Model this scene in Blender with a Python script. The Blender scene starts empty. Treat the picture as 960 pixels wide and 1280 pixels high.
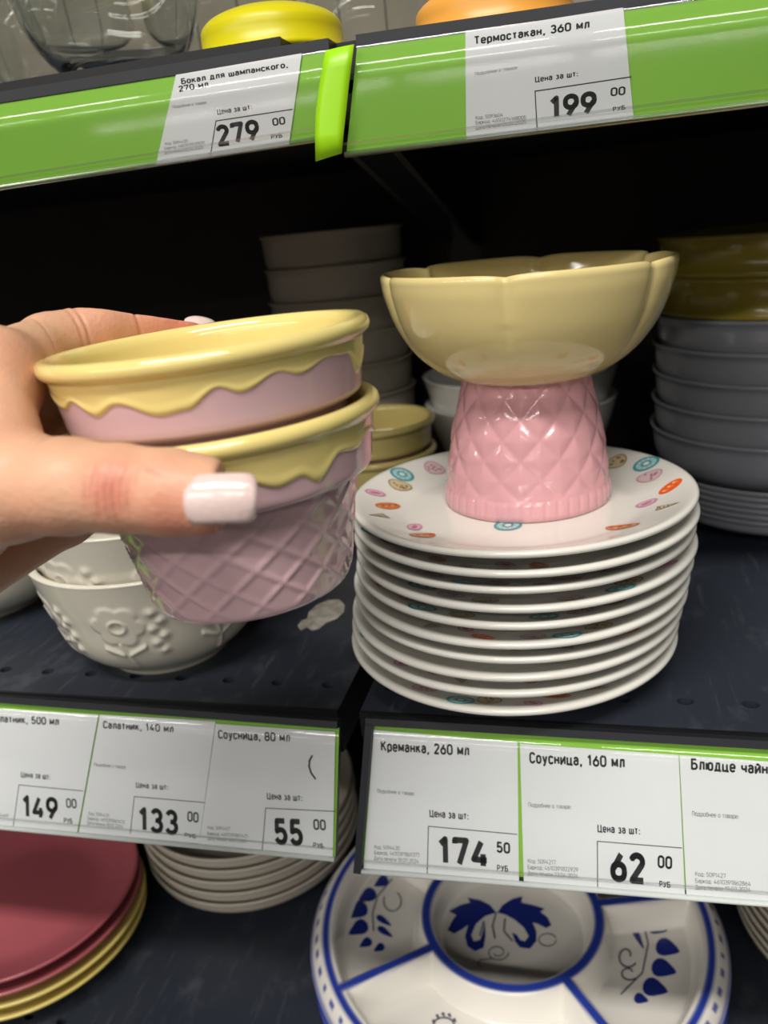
import bpy, math, random
import numpy as np
from mathutils import Matrix, Vector
random.seed(7)
PI = math.pi
S = 0.01                                   # all lengths below are centimetres
scene = bpy.context.scene
col = scene.collection
# ------------------------------------------------------------------ camera
F = 1011.0
PITCH, YAW, ROLL, CZ = 0.3386, 0.2686, -0.1001, 19.6321
cf = np.array([-math.sin(YAW)*math.cos(PITCH), math.cos(YAW)*math.cos(PITCH), -math.sin(PITCH)])
_r = np.cross(cf, [0, 0, 1]); _r /= np.linalg.norm(_r); _u = np.cross(_r, cf)
cr = math.cos(ROLL)*_r + math.sin(ROLL)*_u
cu = -math.sin(ROLL)*_r + math.cos(ROLL)*_u
CO = np.array([0, 0, CZ])
cam = bpy.data.cameras.new('camera'); camo = bpy.data.objects.new('camera', cam); col.objects.link(camo)
cam.sensor_fit = 'VERTICAL'; cam.sensor_height = 36; cam.lens = F/1280*36; cam.clip_start = 0.005
camo.matrix_world = Matrix([[cr[i], cu[i], -cf[i], CO[i]*S] for i in range(3)] + [[0, 0, 0, 1]])
cam.dof.use_dof = True; cam.dof.focus_distance = 0.27; cam.dof.aperture_fstop = 13
scene.camera = camo
# ------------------------------------------------------------------ light
world = bpy.data.worlds.new('store'); scene.world = world; world.use_nodes = True
world.node_tree.nodes['Background'].inputs[0].default_value = (1.0, 0.95, 0.88, 1)
world.node_tree.nodes['Background'].inputs[1].default_value = 0.075
def ceiling_lamp(x, y, z, sx, sy, power):
    l = bpy.data.lights.new('ceiling_light', 'AREA'); l.shape = 'RECTANGLE'; l.size = sx*S; l.size_y = sy*S
    l.energy = power; l.color = (1.0, 0.96, 0.90)
    o = bpy.data.objects.new('ceiling_light', l); col.objects.link(o); o.location = (x*S, y*S, z*S)
ceiling_lamp(-10, -75, 175, 150, 16, 37)
for yy in (-260, -450, -780):
    for xx in (-430, -260, -90, 80):
        ceiling_lamp(xx, yy, 175, 150, 16, 24 if yy > -300 else 13)
vs = scene.view_settings
vs.view_transform = 'Standard'; vs.look = 'None'; vs.gamma = 1.0; vs.use_curve_mapping = False; vs.exposure = 0.37

# ------------------------------------------------------------------ helpers
def ray(x, y): return cf + (x-480)/F*cr + (640-y)/F*cu
def atz(x, y, z):
    d = ray(x, y); return CO + d*(z-CO[2])/d[2]
def aty(x, y, Y):
    d = ray(x, y); return CO + d*Y/d[1]
def cp(x, y, D): return np.array([(x-480)/F*D, (640-y)/F*D, D])       # camera metric coordinates
def c2w(p):
    p = np.atleast_2d(np.asarray(p, float)); return CO + p[:, :1]*cr + p[:, 1:2]*cu + p[:, 2:]*cf
def lin(c): return tuple(((v/255)/12.92 if v/255 <= .04045 else ((v/255+.055)/1.055)**2.4) for v in c)

MATS = {}
def mat(name, c, rough=0.4, spec=0.5, vary=0.0, scale=8.0, metallic=0, coat=0, bump=0, bscale=60, sss=0, sss_col=None, attr=None, emis=0):
    if name in MATS: return MATS[name]
    m = bpy.data.materials.new(name); m.use_nodes = True; nt = m.node_tree; b = nt.nodes['Principled BSDF']
    rgb = lin(c) + (1,)
    b.inputs['Base Color'].default_value = rgb
    b.inputs['Roughness'].default_value = rough; b.inputs['Specular IOR Level'].default_value = spec
    b.inputs['Metallic'].default_value = metallic; b.inputs['Coat Weight'].default_value = coat
    b.inputs['Coat Roughness'].default_value = 0.05
    tc = nt.nodes.new('ShaderNodeTexCoord')
    src = None
    if attr:
        a = nt.nodes.new('ShaderNodeAttribute'); a.attribute_name = attr; src = a.outputs['Color']
        nt.links.new(src, b.inputs['Base Color'])
    if vary:
        n = nt.nodes.new('ShaderNodeTexNoise'); n.inputs['Scale'].default_value = scale; n.inputs['Detail'].default_value = 5
        nt.links.new(tc.outputs['Object'], n.inputs['Vector'])
        hs = nt.nodes.new('ShaderNodeMixRGB'); hs.blend_type = 'MULTIPLY'; hs.inputs[0].default_value = 1
        cr_ = nt.nodes.new('ShaderNodeValToRGB')
        cr_.color_ramp.elements[0].position = .3; cr_.color_ramp.elements[1].position = .7
        lo = 1-vary; cr_.color_ramp.elements[0].color = (lo, lo, lo, 1); cr_.color_ramp.elements[1].color = (1, 1, 1, 1)
        nt.links.new(n.outputs['Fac'], cr_.inputs[0]); nt.links.new(cr_.outputs[0], hs.inputs[2])
        if src: nt.links.new(src, hs.inputs[1])
        else: hs.inputs[1].default_value = rgb
        nt.links.new(hs.outputs[0], b.inputs['Base Color'])
    if bump:
        n2 = nt.nodes.new('ShaderNodeTexNoise'); n2.inputs['Scale'].default_value = bscale; n2.inputs['Detail'].default_value = 4
        nt.links.new(tc.outputs['Object'], n2.inputs['Vector'])
        bm_ = nt.nodes.new('ShaderNodeBump'); bm_.inputs['Strength'].default_value = bump; bm_.inputs['Distance'].default_value = 0.001
        nt.links.new(n2.outputs['Fac'], bm_.inputs['Height']); nt.links.new(bm_.outputs[0], b.inputs['Normal'])
    if sss:
        b.inputs['Subsurface Weight'].default_value = sss
        b.inputs['Subsurface Radius'].default_value = sss_col or (1, .35, .2); b.inputs['Subsurface Scale'].default_value = 0.004
    MATS[name] = m
    return m

def glass(name, c=(255, 255, 255), rough=0.0):
    m = bpy.data.materials.new(name); m.use_nodes = True; b = m.node_tree.nodes['Principled BSDF']
    b.inputs['Base Color'].default_value = lin(c)+(1,); b.inputs['Transmission Weight'].default_value = 1
    b.inputs['Roughness'].default_value = rough; b.inputs['IOR'].default_value = 1.48
    return m
def film(name, refl=0.05, rough=0.12, tint=(250, 252, 250)):
    """thin clear plastic sheet: lets light straight through, with a glossy reflection that grows to the edge"""
    m = bpy.data.materials.new(name); m.use_nodes = True; nt = m.node_tree; nt.nodes.remove(nt.nodes['Principled BSDF'])
    out = nt.nodes['Material Output']; t = nt.nodes.new('ShaderNodeBsdfTransparent'); t.inputs[0].default_value = lin(tint)+(1,)
    g = nt.nodes.new('ShaderNodeBsdfGlossy'); g.inputs['Roughness'].default_value = rough
    lw = nt.nodes.new('ShaderNodeLayerWeight'); lw.inputs[0].default_value = 0.25
    mr = nt.nodes.new('ShaderNodeMapRange'); mr.inputs['To Min'].default_value = refl; mr.inputs['To Max'].default_value = 0.6
    nt.links.new(lw.outputs['Fresnel'], mr.inputs['Value'])
    mx = nt.nodes.new('ShaderNodeMixShader'); nt.links.new(mr.outputs[0], mx.inputs[0])
    nt.links.new(t.outputs[0], mx.inputs[1]); nt.links.new(g.outputs[0], mx.inputs[2]); nt.links.new(mx.outputs[0], out.inputs[0])
    return m

def shelf_metal():
    m = bpy.data.materials.new('dark_shelf_metal'); m.use_nodes = True; nt = m.node_tree; b = nt.nodes['Principled BSDF']
    tc = nt.nodes.new('ShaderNodeTexCoord')
    base = lin((42, 47, 57))+(1,); lite = lin((84, 88, 96))+(1,)
    prev = None
    for k, (rot, sx, sy, thr) in enumerate(((0.5, 60, 6, .66), (-0.9, 50, 5, .68), (1.3, 9, 7, .64))):
        mp = nt.nodes.new('ShaderNodeMapping'); mp.inputs['Rotation'].default_value = (0, 0, rot); mp.inputs['Scale'].default_value = (sx, sy, 1)
        nt.links.new(tc.outputs['Object'], mp.inputs[0])
        n = nt.nodes.new('ShaderNodeTexNoise'); n.inputs['Scale'].default_value = 3; n.inputs['Detail'].default_value = 8; n.inputs['Roughness'].default_value = .7
        nt.links.new(mp.outputs[0], n.inputs[0])
        r = nt.nodes.new('ShaderNodeMapRange'); r.inputs['From Min'].default_value = thr-.09; r.inputs['From Max'].default_value = thr+.06
        r.inputs['To Max'].default_value = .55
        nt.links.new(n.outputs['Fac'], r.inputs['Value'])
        if prev is None: prev = r.outputs[0]
        else:
            mm = nt.nodes.new('ShaderNodeMath'); mm.operation = 'MAXIMUM'; nt.links.new(prev, mm.inputs[0]); nt.links.new(r.outputs[0], mm.inputs[1]); prev = mm.outputs[0]
    mx = nt.nodes.new('ShaderNodeMixRGB'); mx.inputs[1].default_value = base; mx.inputs[2].default_value = lite
    nt.links.new(prev, mx.inputs[0]); nt.links.new(mx.outputs[0], b.inputs['Base Color'])
    b.inputs['Roughness'].default_value = 0.38
    return m

def tag(o, label=None, cat=None, group=None, kind=None):
    if label: o['label'] = label
    if cat: o['category'] = cat
    if group: o['group'] = group
    if kind: o['kind'] = kind
    return o
def empty(name, loc=(0, 0, 0), rot=None, label=None, cat=None, group=None):
    o = bpy.data.objects.new(name, None); col.objects.link(o); o.location = [v*S for v in loc]
    o.empty_display_size = 0.01
    if rot is not None: o.rotation_euler = rot
    return tag(o, label, cat, group)
def mk(name, verts, faces, m, parent=None, loc=(0, 0, 0), smooth=True, colors=None, midx=None):
    me = bpy.data.meshes.new(name); v = np.asarray(verts, float)*S
    me.from_pydata(v.tolist(), [], [tuple(int(i) for i in f) for f in faces])
    for mm in (m if isinstance(m, (list, tuple)) else [m]): me.materials.append(mm)
    if midx is not None: me.polygons.foreach_set('material_index', midx)
    me.polygons.foreach_set('use_smooth', [smooth]*len(me.polygons))
    if colors is not None:
        a = me.color_attributes.new('Col', 'FLOAT_COLOR', 'POINT')
        c4 = np.ones((len(v), 4), np.float32); c4[:, :3] = colors; a.data.foreach_set('color', c4.ravel())
    me.update()
    o = bpy.data.objects.new(name, me); col.objects.link(o); o.location = [q*S for q in loc]
    if parent is not None: o.parent = parent
    return o
def inst(o, parent=None, loc=(0, 0, 0), rz=0, name=None):
    c = o.copy(); col.objects.link(c); c.parent = parent
    c.location = [q*S for q in loc]; c.rotation_euler = (0, 0, rz)
    if name: c.name = name
    return c
def copy_thing(root, loc, rz=0, label=None):
    r = root.copy(); col.objects.link(r); r.location = [q*S for q in loc]; r.rotation_euler = (0, 0, rz)
    if label: r['label'] = label
    for ch in [c for c in bpy.data.objects if c.parent == root]:
        c = ch.copy(); col.objects.link(c); c.parent = r
    return r
def lathe(prof, n=96, disp=None):
    """prof: list of (r, z); disp(theta, k, r, z) -> (r, z)"""
    V = []; Fc = []; rows = []
    for k, (r, z) in enumerate(prof):
        if r <= 1e-6: rows.append([len(V)]); V.append((0, 0, z)); continue
        row = []
        for i in range(n):
            t = 2*PI*i/n; rr, zz = (r, z) if disp is None else disp(t, k, r, z)
            row.append(len(V)); V.append((rr*math.sin(t), -rr*math.cos(t), zz))
        rows.append(row)
    for a, b in zip(rows, rows[1:]):
        if len(a) == 1 and len(b) == 1: continue
        for i in range(n):
            j = (i+1) % n
            if len(a) == 1: Fc.append((a[0], b[j], b[i]))
            elif len(b) == 1: Fc.append((a[i], a[j], b[0]))
            else: Fc.append((a[i], a[j], b[j], b[i]))
    return V, Fc
def spline(pts, n):
    """Catmull-Rom through (r,z) points, n samples a span"""
    P = [np.array(p, float) for p in pts]; P = [2*P[0]-P[1]] + P + [2*P[-1]-P[-2]]; out = []
    for i in range(1, len(P)-2):
        for k in range(n):
            t = k/n; a, b, c, d = P[i-1:i+3]
            out.append(tuple(.5*(2*b+(c-a)*t+(2*a-5*b+4*c-d)*t*t+(3*b-a-3*c+d)*t**3)))
    out.append(tuple(P[-2])); return [(max(r, 0), z) for r, z in out]
def box(V, Fc, x0, x1, y0, y1, z0, z1):
    b = len(V)
    V += [(x0, y0, z0), (x1, y0, z0), (x1, y1, z0), (x0, y1, z0), (x0, y0, z1), (x1, y0, z1), (x1, y1, z1), (x0, y1, z1)]
    Fc += [tuple(b+i for i in f) for f in ((0, 3, 2, 1), (4, 5, 6, 7), (0, 1, 5, 4), (1, 2, 6, 5), (2, 3, 7, 6), (3, 0, 4, 7))]

# ------------------------------------------------------------------ materials
M_shelf = shelf_metal()
M_black = mat('black_shelf_steel', (14, 15, 18), .45)
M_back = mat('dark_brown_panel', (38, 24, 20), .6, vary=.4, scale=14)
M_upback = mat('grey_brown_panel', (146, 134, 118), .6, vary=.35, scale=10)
M_rail = mat('dark_grey_rail_plastic', (40, 42, 48), .35, vary=.15, scale=30)
M_green = mat('green_strip_paper', (138, 194, 62), .5, vary=.06, scale=20)
M_lime = mat('lime_strip_paper', (158, 220, 22), .35)
M_paper = mat('white_label_paper', (224, 224, 229), .55, vary=.03, scale=40)
M_ink = mat('black_print', (38, 38, 42), .5)
M_inkgrey = mat('grey_print', (92, 92, 98), .5)
M_film = film('clear_rail_film', .03, .07)
M_ridge = film('clear_cover_ridge', .3, .3)
M_lip = mat('frosted_clear_plastic', (206, 212, 210), .2, coat=.5)
M_yel = mat('yellow_glaze', (234, 214, 136), .13, coat=.4, vary=.05, scale=30)
M_pink = mat('dusty_pink_glaze', (214, 178, 184), .13, coat=.4, vary=.04, scale=30)
M_yel2 = mat('pale_yellow_glaze', (226, 207, 144), .12, coat=.4, vary=.04, scale=20)
M_pink2 = mat('rose_pink_glaze', (226, 168, 174), .13, coat=.4, vary=.04, scale=20)
M_white = mat('white_glaze', (232, 230, 222), .13, coat=.3, vary=.03, scale=20)
M_white2 = mat('warm_white_glaze', (226, 221, 206), .18, coat=.3, vary=.04, scale=20)
M_grey = mat('blue_grey_glaze', (136, 139, 146), .22, coat=.2, vary=.06, scale=15)
M_olive = mat('olive_glaze', (150, 134, 50), .2, coat=.3, vary=.08, scale=15)
M_maroon = mat('maroon_glaze', (178, 92, 100), .3, coat=.2, vary=.08, scale=15)
M_butter = mat('butter_yellow_glaze', (226, 206, 120), .25, coat=.2)
M_beige = mat('beige_grey_glaze', (186, 178, 164), .3, coat=.2, vary=.06, scale=15)
M_orange = mat('orange_glaze', (222, 140, 50), .25, coat=.2)
M_attr = mat('painted_white_glaze', (255, 255, 255), .13, coat=.3, attr='Col')
M_cobalt = mat('cobalt_paint', (34, 48, 128), .2)
M_greyink = mat('grey_paint', (92, 92, 108), .25)

# ------------------------------------------------------------------ shelving
GX = -10.4                                    # where the two shelf bays meet
def shelf_deck(name, x0, x1, y0, y1, ztop, holes, hole_y, label, lipdrop=1.2, parent_loc=(0, 0, 0), group=None):
    root = empty(name, ((x0+x1)/2, (y0+y1)/2, ztop), None, label, 'shelf', group)
    ox, oy = (x0+x1)/2, (y0+y1)/2
    V = []; Fc = []
    th = .25; hw = 1.0; rx, ry = .33, .27
    # top sheet: plain behind the perforated row, cells with real holes in the row
    def quad(a, b, c, d): 
        k = len(V); V.extend([a, b, c, d]); Fc.append((k, k+1, k+2, k+3))
    ya, yb = hole_y-hw, hole_y+hw
    quad((x0, y0, 0), (x1, y0, 0), (x1, ya, 0), (x0, ya, 0)); quad((x0, yb, 0), (x1, yb, 0), (x1, y1, 0), (x0, y1, 0))
    hs = sorted(h for h in holes if x0+.6 < h < x1-.6); xs = [x0] + [(a+b)/2 for a, b in zip(hs, hs[1:])] + [x1]
    for h, a, b in zip(hs, xs, xs[1:]):
        k = len(V); n = 20; outer = []; inner = []; deep = []
        for i in range(n):
            t = 2*PI*i/n+PI/4; c, s = math.cos(t), math.sin(t); q = max(abs(c), abs(s))
            X = h+(c/q)*((b-h) if c > 0 else (h-a)); Y = hole_y+(s/q)*hw
            outer.append((X, Y, 0)); inner.append((h+rx*c, hole_y+ry*s, 0)); deep.append((h+rx*c, hole_y+ry*s, -th*2.4))
        V.extend(outer+inner+deep)
        for i in range(n):
            j = (i+1) % n
            Fc.append((k+i, k+j, k+n+j, k+n+i)); Fc.append((k+n+i, k+n+j, k+2*n+j, k+2*n+i))
    if not hs: quad((x0, ya, 0), (x1, ya, 0), (x1, yb, 0), (x0, yb, 0))
    W = [(p[0]-ox, p[1]-oy, p[2]) for p in V]
    mk('deck', W, Fc, M_shelf, root, smooth=False)
    V2 = []; F2 = []
    box(V2, F2, x0-ox, x1-ox, y0-oy-.15, y0-oy, -lipdrop, 0.02)           # folded front lip
    box(V2, F2, x0-ox, x0-ox+.12, y0-oy, y1-oy, -2.2, -.02); box(V2, F2, x1-ox-.12, x1-ox, y0-oy, y1-oy, -2.2, -.02)
    mk('folded_edge', V2, F2, M_black, root, smooth=False)
    V3 = []; F3 = []
    box(V3, F3, x0-ox+.12, x1-ox-.12, y0-oy, y1-oy, -2.2, -1.6)
    mk('underside', V3, F3, M_black, root, smooth=False)
    for xx in (x0+.25, x1-.6):
        V4 = []; F4 = []; k = xx-ox
        for dx in (0, .35):
            V4 += [(k+dx, y0-oy+4, -2.2), (k+dx, y1-oy, -2.2), (k+dx, y1-oy, -8.5), (k+dx, y1-oy-5, -8.0)]
        F4 = [(0, 1, 2, 3), (7, 6, 5, 4), (0, 4, 5, 1), (1, 5, 6, 2), (2, 6, 7, 3), (3, 7, 4, 0)]
        mk('bracket', V4, F4, M_black, root, smooth=False)
    return root
YB = 69.8
YD = YB-.12
shelf_deck('metal_shelf', -92, GX-.45, 28.66, YD, 0, [-29.37+2.5*i for i in range(-24, 8)], 30.6, 'dark perforated metal shelf carrying the white embossed bowls')
shelf_deck('metal_shelf', GX+.55, 60, 28.66, YD, 0, [1.126+2.5*i for i in range(-4, 24)], 30.6, 'dark perforated metal shelf carrying the tall stack of saucers')
shelf_deck('metal_shelf', -92, GX-.35, 31.6, YD, 26.35, [], 34, 'black upper shelf carrying clear glasses and the yellow lid')
shelf_deck('metal_shelf', GX+1.3, 60, 31.6, YD, 25.85, [], 34, 'black upper shelf carrying the orange lid')
hb = [atz(37, 1270, -24.5)[0]+2.3*i for i in range(-6, 20)]
shelf_deck('metal_shelf', -95, 62, 14, YD, -24.5, hb, atz(37, 1270, -24.5)[1], 'dark scratched metal shelf under the blue and white compartment dish')
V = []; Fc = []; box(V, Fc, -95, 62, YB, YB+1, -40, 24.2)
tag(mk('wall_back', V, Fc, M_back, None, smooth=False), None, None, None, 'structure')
V = []; Fc = []
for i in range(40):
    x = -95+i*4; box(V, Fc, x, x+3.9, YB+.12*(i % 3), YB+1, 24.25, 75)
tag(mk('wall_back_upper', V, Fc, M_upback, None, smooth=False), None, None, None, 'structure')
V = []; Fc = []; box(V, Fc, GX-1.2, GX+1.6, YB-.12, YB, -40, 24.2)
tag(mk('trim_1', V, Fc, M_black, None, smooth=False), None, None, None, 'structure')

# ------------------------------------------------------------------ price rails and labels
class Plane:
    def __init__(s, p, up):
        s.p = np.array(p, float); s.up = np.array(up, float)/np.linalg.norm(up); s.ex = np.array([1., 0, 0]); s.n = np.cross(s.ex, s.up); 
        if s.n[1] > 0: s.n = -s.n
    def at(s, x, y):
        d = ray(x, y); t = ((s.p-CO)@s.n)/(d@s.n); return CO+d*t
    def uv(s, x, y): q = s.at(x, y)-s.p; return q@s.ex, q@s.up
LOW = Plane((0, 28.2, -.3), (0, 2.0, 5.7)); UPP = Plane((0, 30.6, 22.2), (0, .03, 3.6))
def slab(name, pl, uv, h0, h1, m, parent, org, smooth=False):
    """quad of plane coordinates, from height h0 to h1 above the plane"""
    V = []
    for h in (h0, h1):
        for u, v in uv: V.append(pl.p+pl.ex*u+pl.up*v+pl.n*h-org)
    return mk(name, V, [(0, 3, 2, 1), (4, 5, 6, 7), (0, 1, 5, 4), (1, 2, 6, 5), (2, 3, 7, 6), (3, 0, 4, 7)], m, parent, smooth=smooth)
def price_rail(pl, tl, tr, br, bl, label, gt, gb, dark_top, lipv, cap=None):
    """corners in plane coordinates (u along, v up)"""
    org = pl.p+pl.ex*(bl[0]+br[0])/2+pl.up*(bl[1]+br[1])/2
    root = empty('price_rail', org, None, label, 'price rail')
    tl, tr, br, bl = [np.array(q) for q in (tl, tr, br, bl)]
    def row(f, o=0.0):                       # f: 0 bottom .. 1 top, o: extra cm
        up = np.array([0, o]); return bl+(tl-bl)*f+up, br+(tr-br)*f+up
    def quad(r0, r1): return [r0[0], r0[1], r1[1], r1[0]]
    bk = -.35 if pl is LOW else -.87
    slab('backing', pl, quad(row(0, .05), row(1)), bk, -.02, M_rail, root, org)
    slab('green_insert', pl, quad(row(0, gb), row(1, gt)), -.01, .01, M_green, root, org)
    slab('top_clip', pl, quad(row(1, gt+.02), row(1, dark_top)), -.3 if pl is LOW else bk, .3 if pl is LOW else .045, M_rail, root, org)
    a, b = row(0, .0); V = []; Fc = []
    for f, o, h in ((0, 0, .22), (1, gt-1.0, .24), (1, gt-.7, .23), (1, gt-.45, .2), (1, gt-.2, .14), (1, gt+.08, .03)):
        for u, v in row(f, o): V.append(pl.p+pl.ex*u+pl.up*v+pl.n*h-org)
    Fc = [(2*i, 2*i+1, 2*i+3, 2*i+2) for i in range(5)]
    mk('clear_cover', V, Fc, M_film, root, smooth=True)
    V = []; Fc = []; n = 10                  # rolled bottom lip
    for q in (a, b):
        for i in range(n):
            t = 2*PI*i/n; V.append(pl.p+pl.ex*q[0]+pl.up*(q[1]+.06+.11*math.sin(t))+pl.n*(.13+.16*math.cos(t))-org)
    for i in range(n): Fc.append((i, (i+1) % n, n+(i+1) % n, n+i))
    Fc += [tuple(range(n-1, -1, -1)), tuple(range(n, 2*n))]
    mk('bottom_lip', V, Fc, M_lip if pl is LOW else M_ridge, root)
    a, b = row(0, lipv); c, d = row(0, lipv+.09)
    V = [pl.p+pl.ex*u+pl.up*v+pl.n*h-org for (u, v), h in ((a, .225), (b, .225), (d, .25), (c, .25))]
    mk('cover_ridge', V, [(0, 1, 2, 3)], M_ridge, root, smooth=False)
    if cap:
        side, wd = cap; e = np.array([wd, 0])
        q = [bl, bl+e, tl+e, tl] if side < 0 else [br-e, br, tr, tr-e]
        slab('end_cap', pl, q, -.3, .3, M_rail, root, org)
    return root
def ext(p, q, X):                           # run the edge p->q on to plane u = X
    t = (X-p[0])/(q[0]-p[0]); return (X, p[1]+(q[1]-p[1])*t)
tl, tr, bl, br = LOW.uv(0, 874), LOW.uv(424, 906), LOW.uv(0, 1034), LOW.uv(419, 1074)
price_rail(LOW, ext(tl, tr, -92), tr, br, ext(bl, br, -92), 'price rail of white labels under the white embossed bowls', -.12, .04, .22, .5)
tl, tr, bl, br = LOW.uv(459, 902), LOW.uv(960, 931), LOW.uv(444, 1088), LOW.uv(960, 1130)
price_rail(LOW, tl, ext(tl, tr, 60), ext(bl, br, 60), bl, 'price rail of white labels under the saucer stack', -.12, .3, .22, .5, (-1, .33))
tl, tr, bl, br = UPP.uv(0, 128), UPP.uv(412, 62), UPP.uv(0, 237), UPP.uv(400, 176)
price_rail(UPP, ext(tl, tr, -92), tr, br, ext(bl, br, -92), 'bright green price rail below the clear glasses', -.05, .05, .35, .36)
tl, tr, bl, br = UPP.uv(446, 58), UPP.uv(773, 12), UPP.uv(433, 196), UPP.uv(880, 141)
price_rail(UPP, tl, ext(tl, tr, 60), ext(bl, br, 60), bl, 'bright green price rail below the orange lid', -.05, .05, .35, .36)
# loose lime strip between the upper rails, bulging a little
V = []; Fc = []
L = [(411, 66), (407, 90), (403, 115), (400, 140), (399, 170), (400, 203)]; R_ = [(446, 58), (443, 84), (440, 110), (437, 140), (434, 168), (432, 193)]
org = UPP.at(425, 130); k = 0
for (a, b) in zip(L, R_):
    A, B = UPP.at(*a), UPP.at(*b)
    for i in range(5):
        t = i/4; h = .35+.06*math.sin(PI*t) + .12*(k/5)
        V.append(A+(B-A)*t+UPP.n*h-org)
    k += 1
for j in range(5):
    for i in range(4): q = j*5+i; Fc.append((q, q+1, q+6, q+5))
o = mk('green_paper_strip', V, Fc, M_lime, None, loc=org); tag(o, 'loose lime green strip bridging the gap between the two upper price rails', 'paper strip')
sm = o.modifiers.new('thick', 'SOLIDIFY'); sm.thickness = 0.0004


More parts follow.
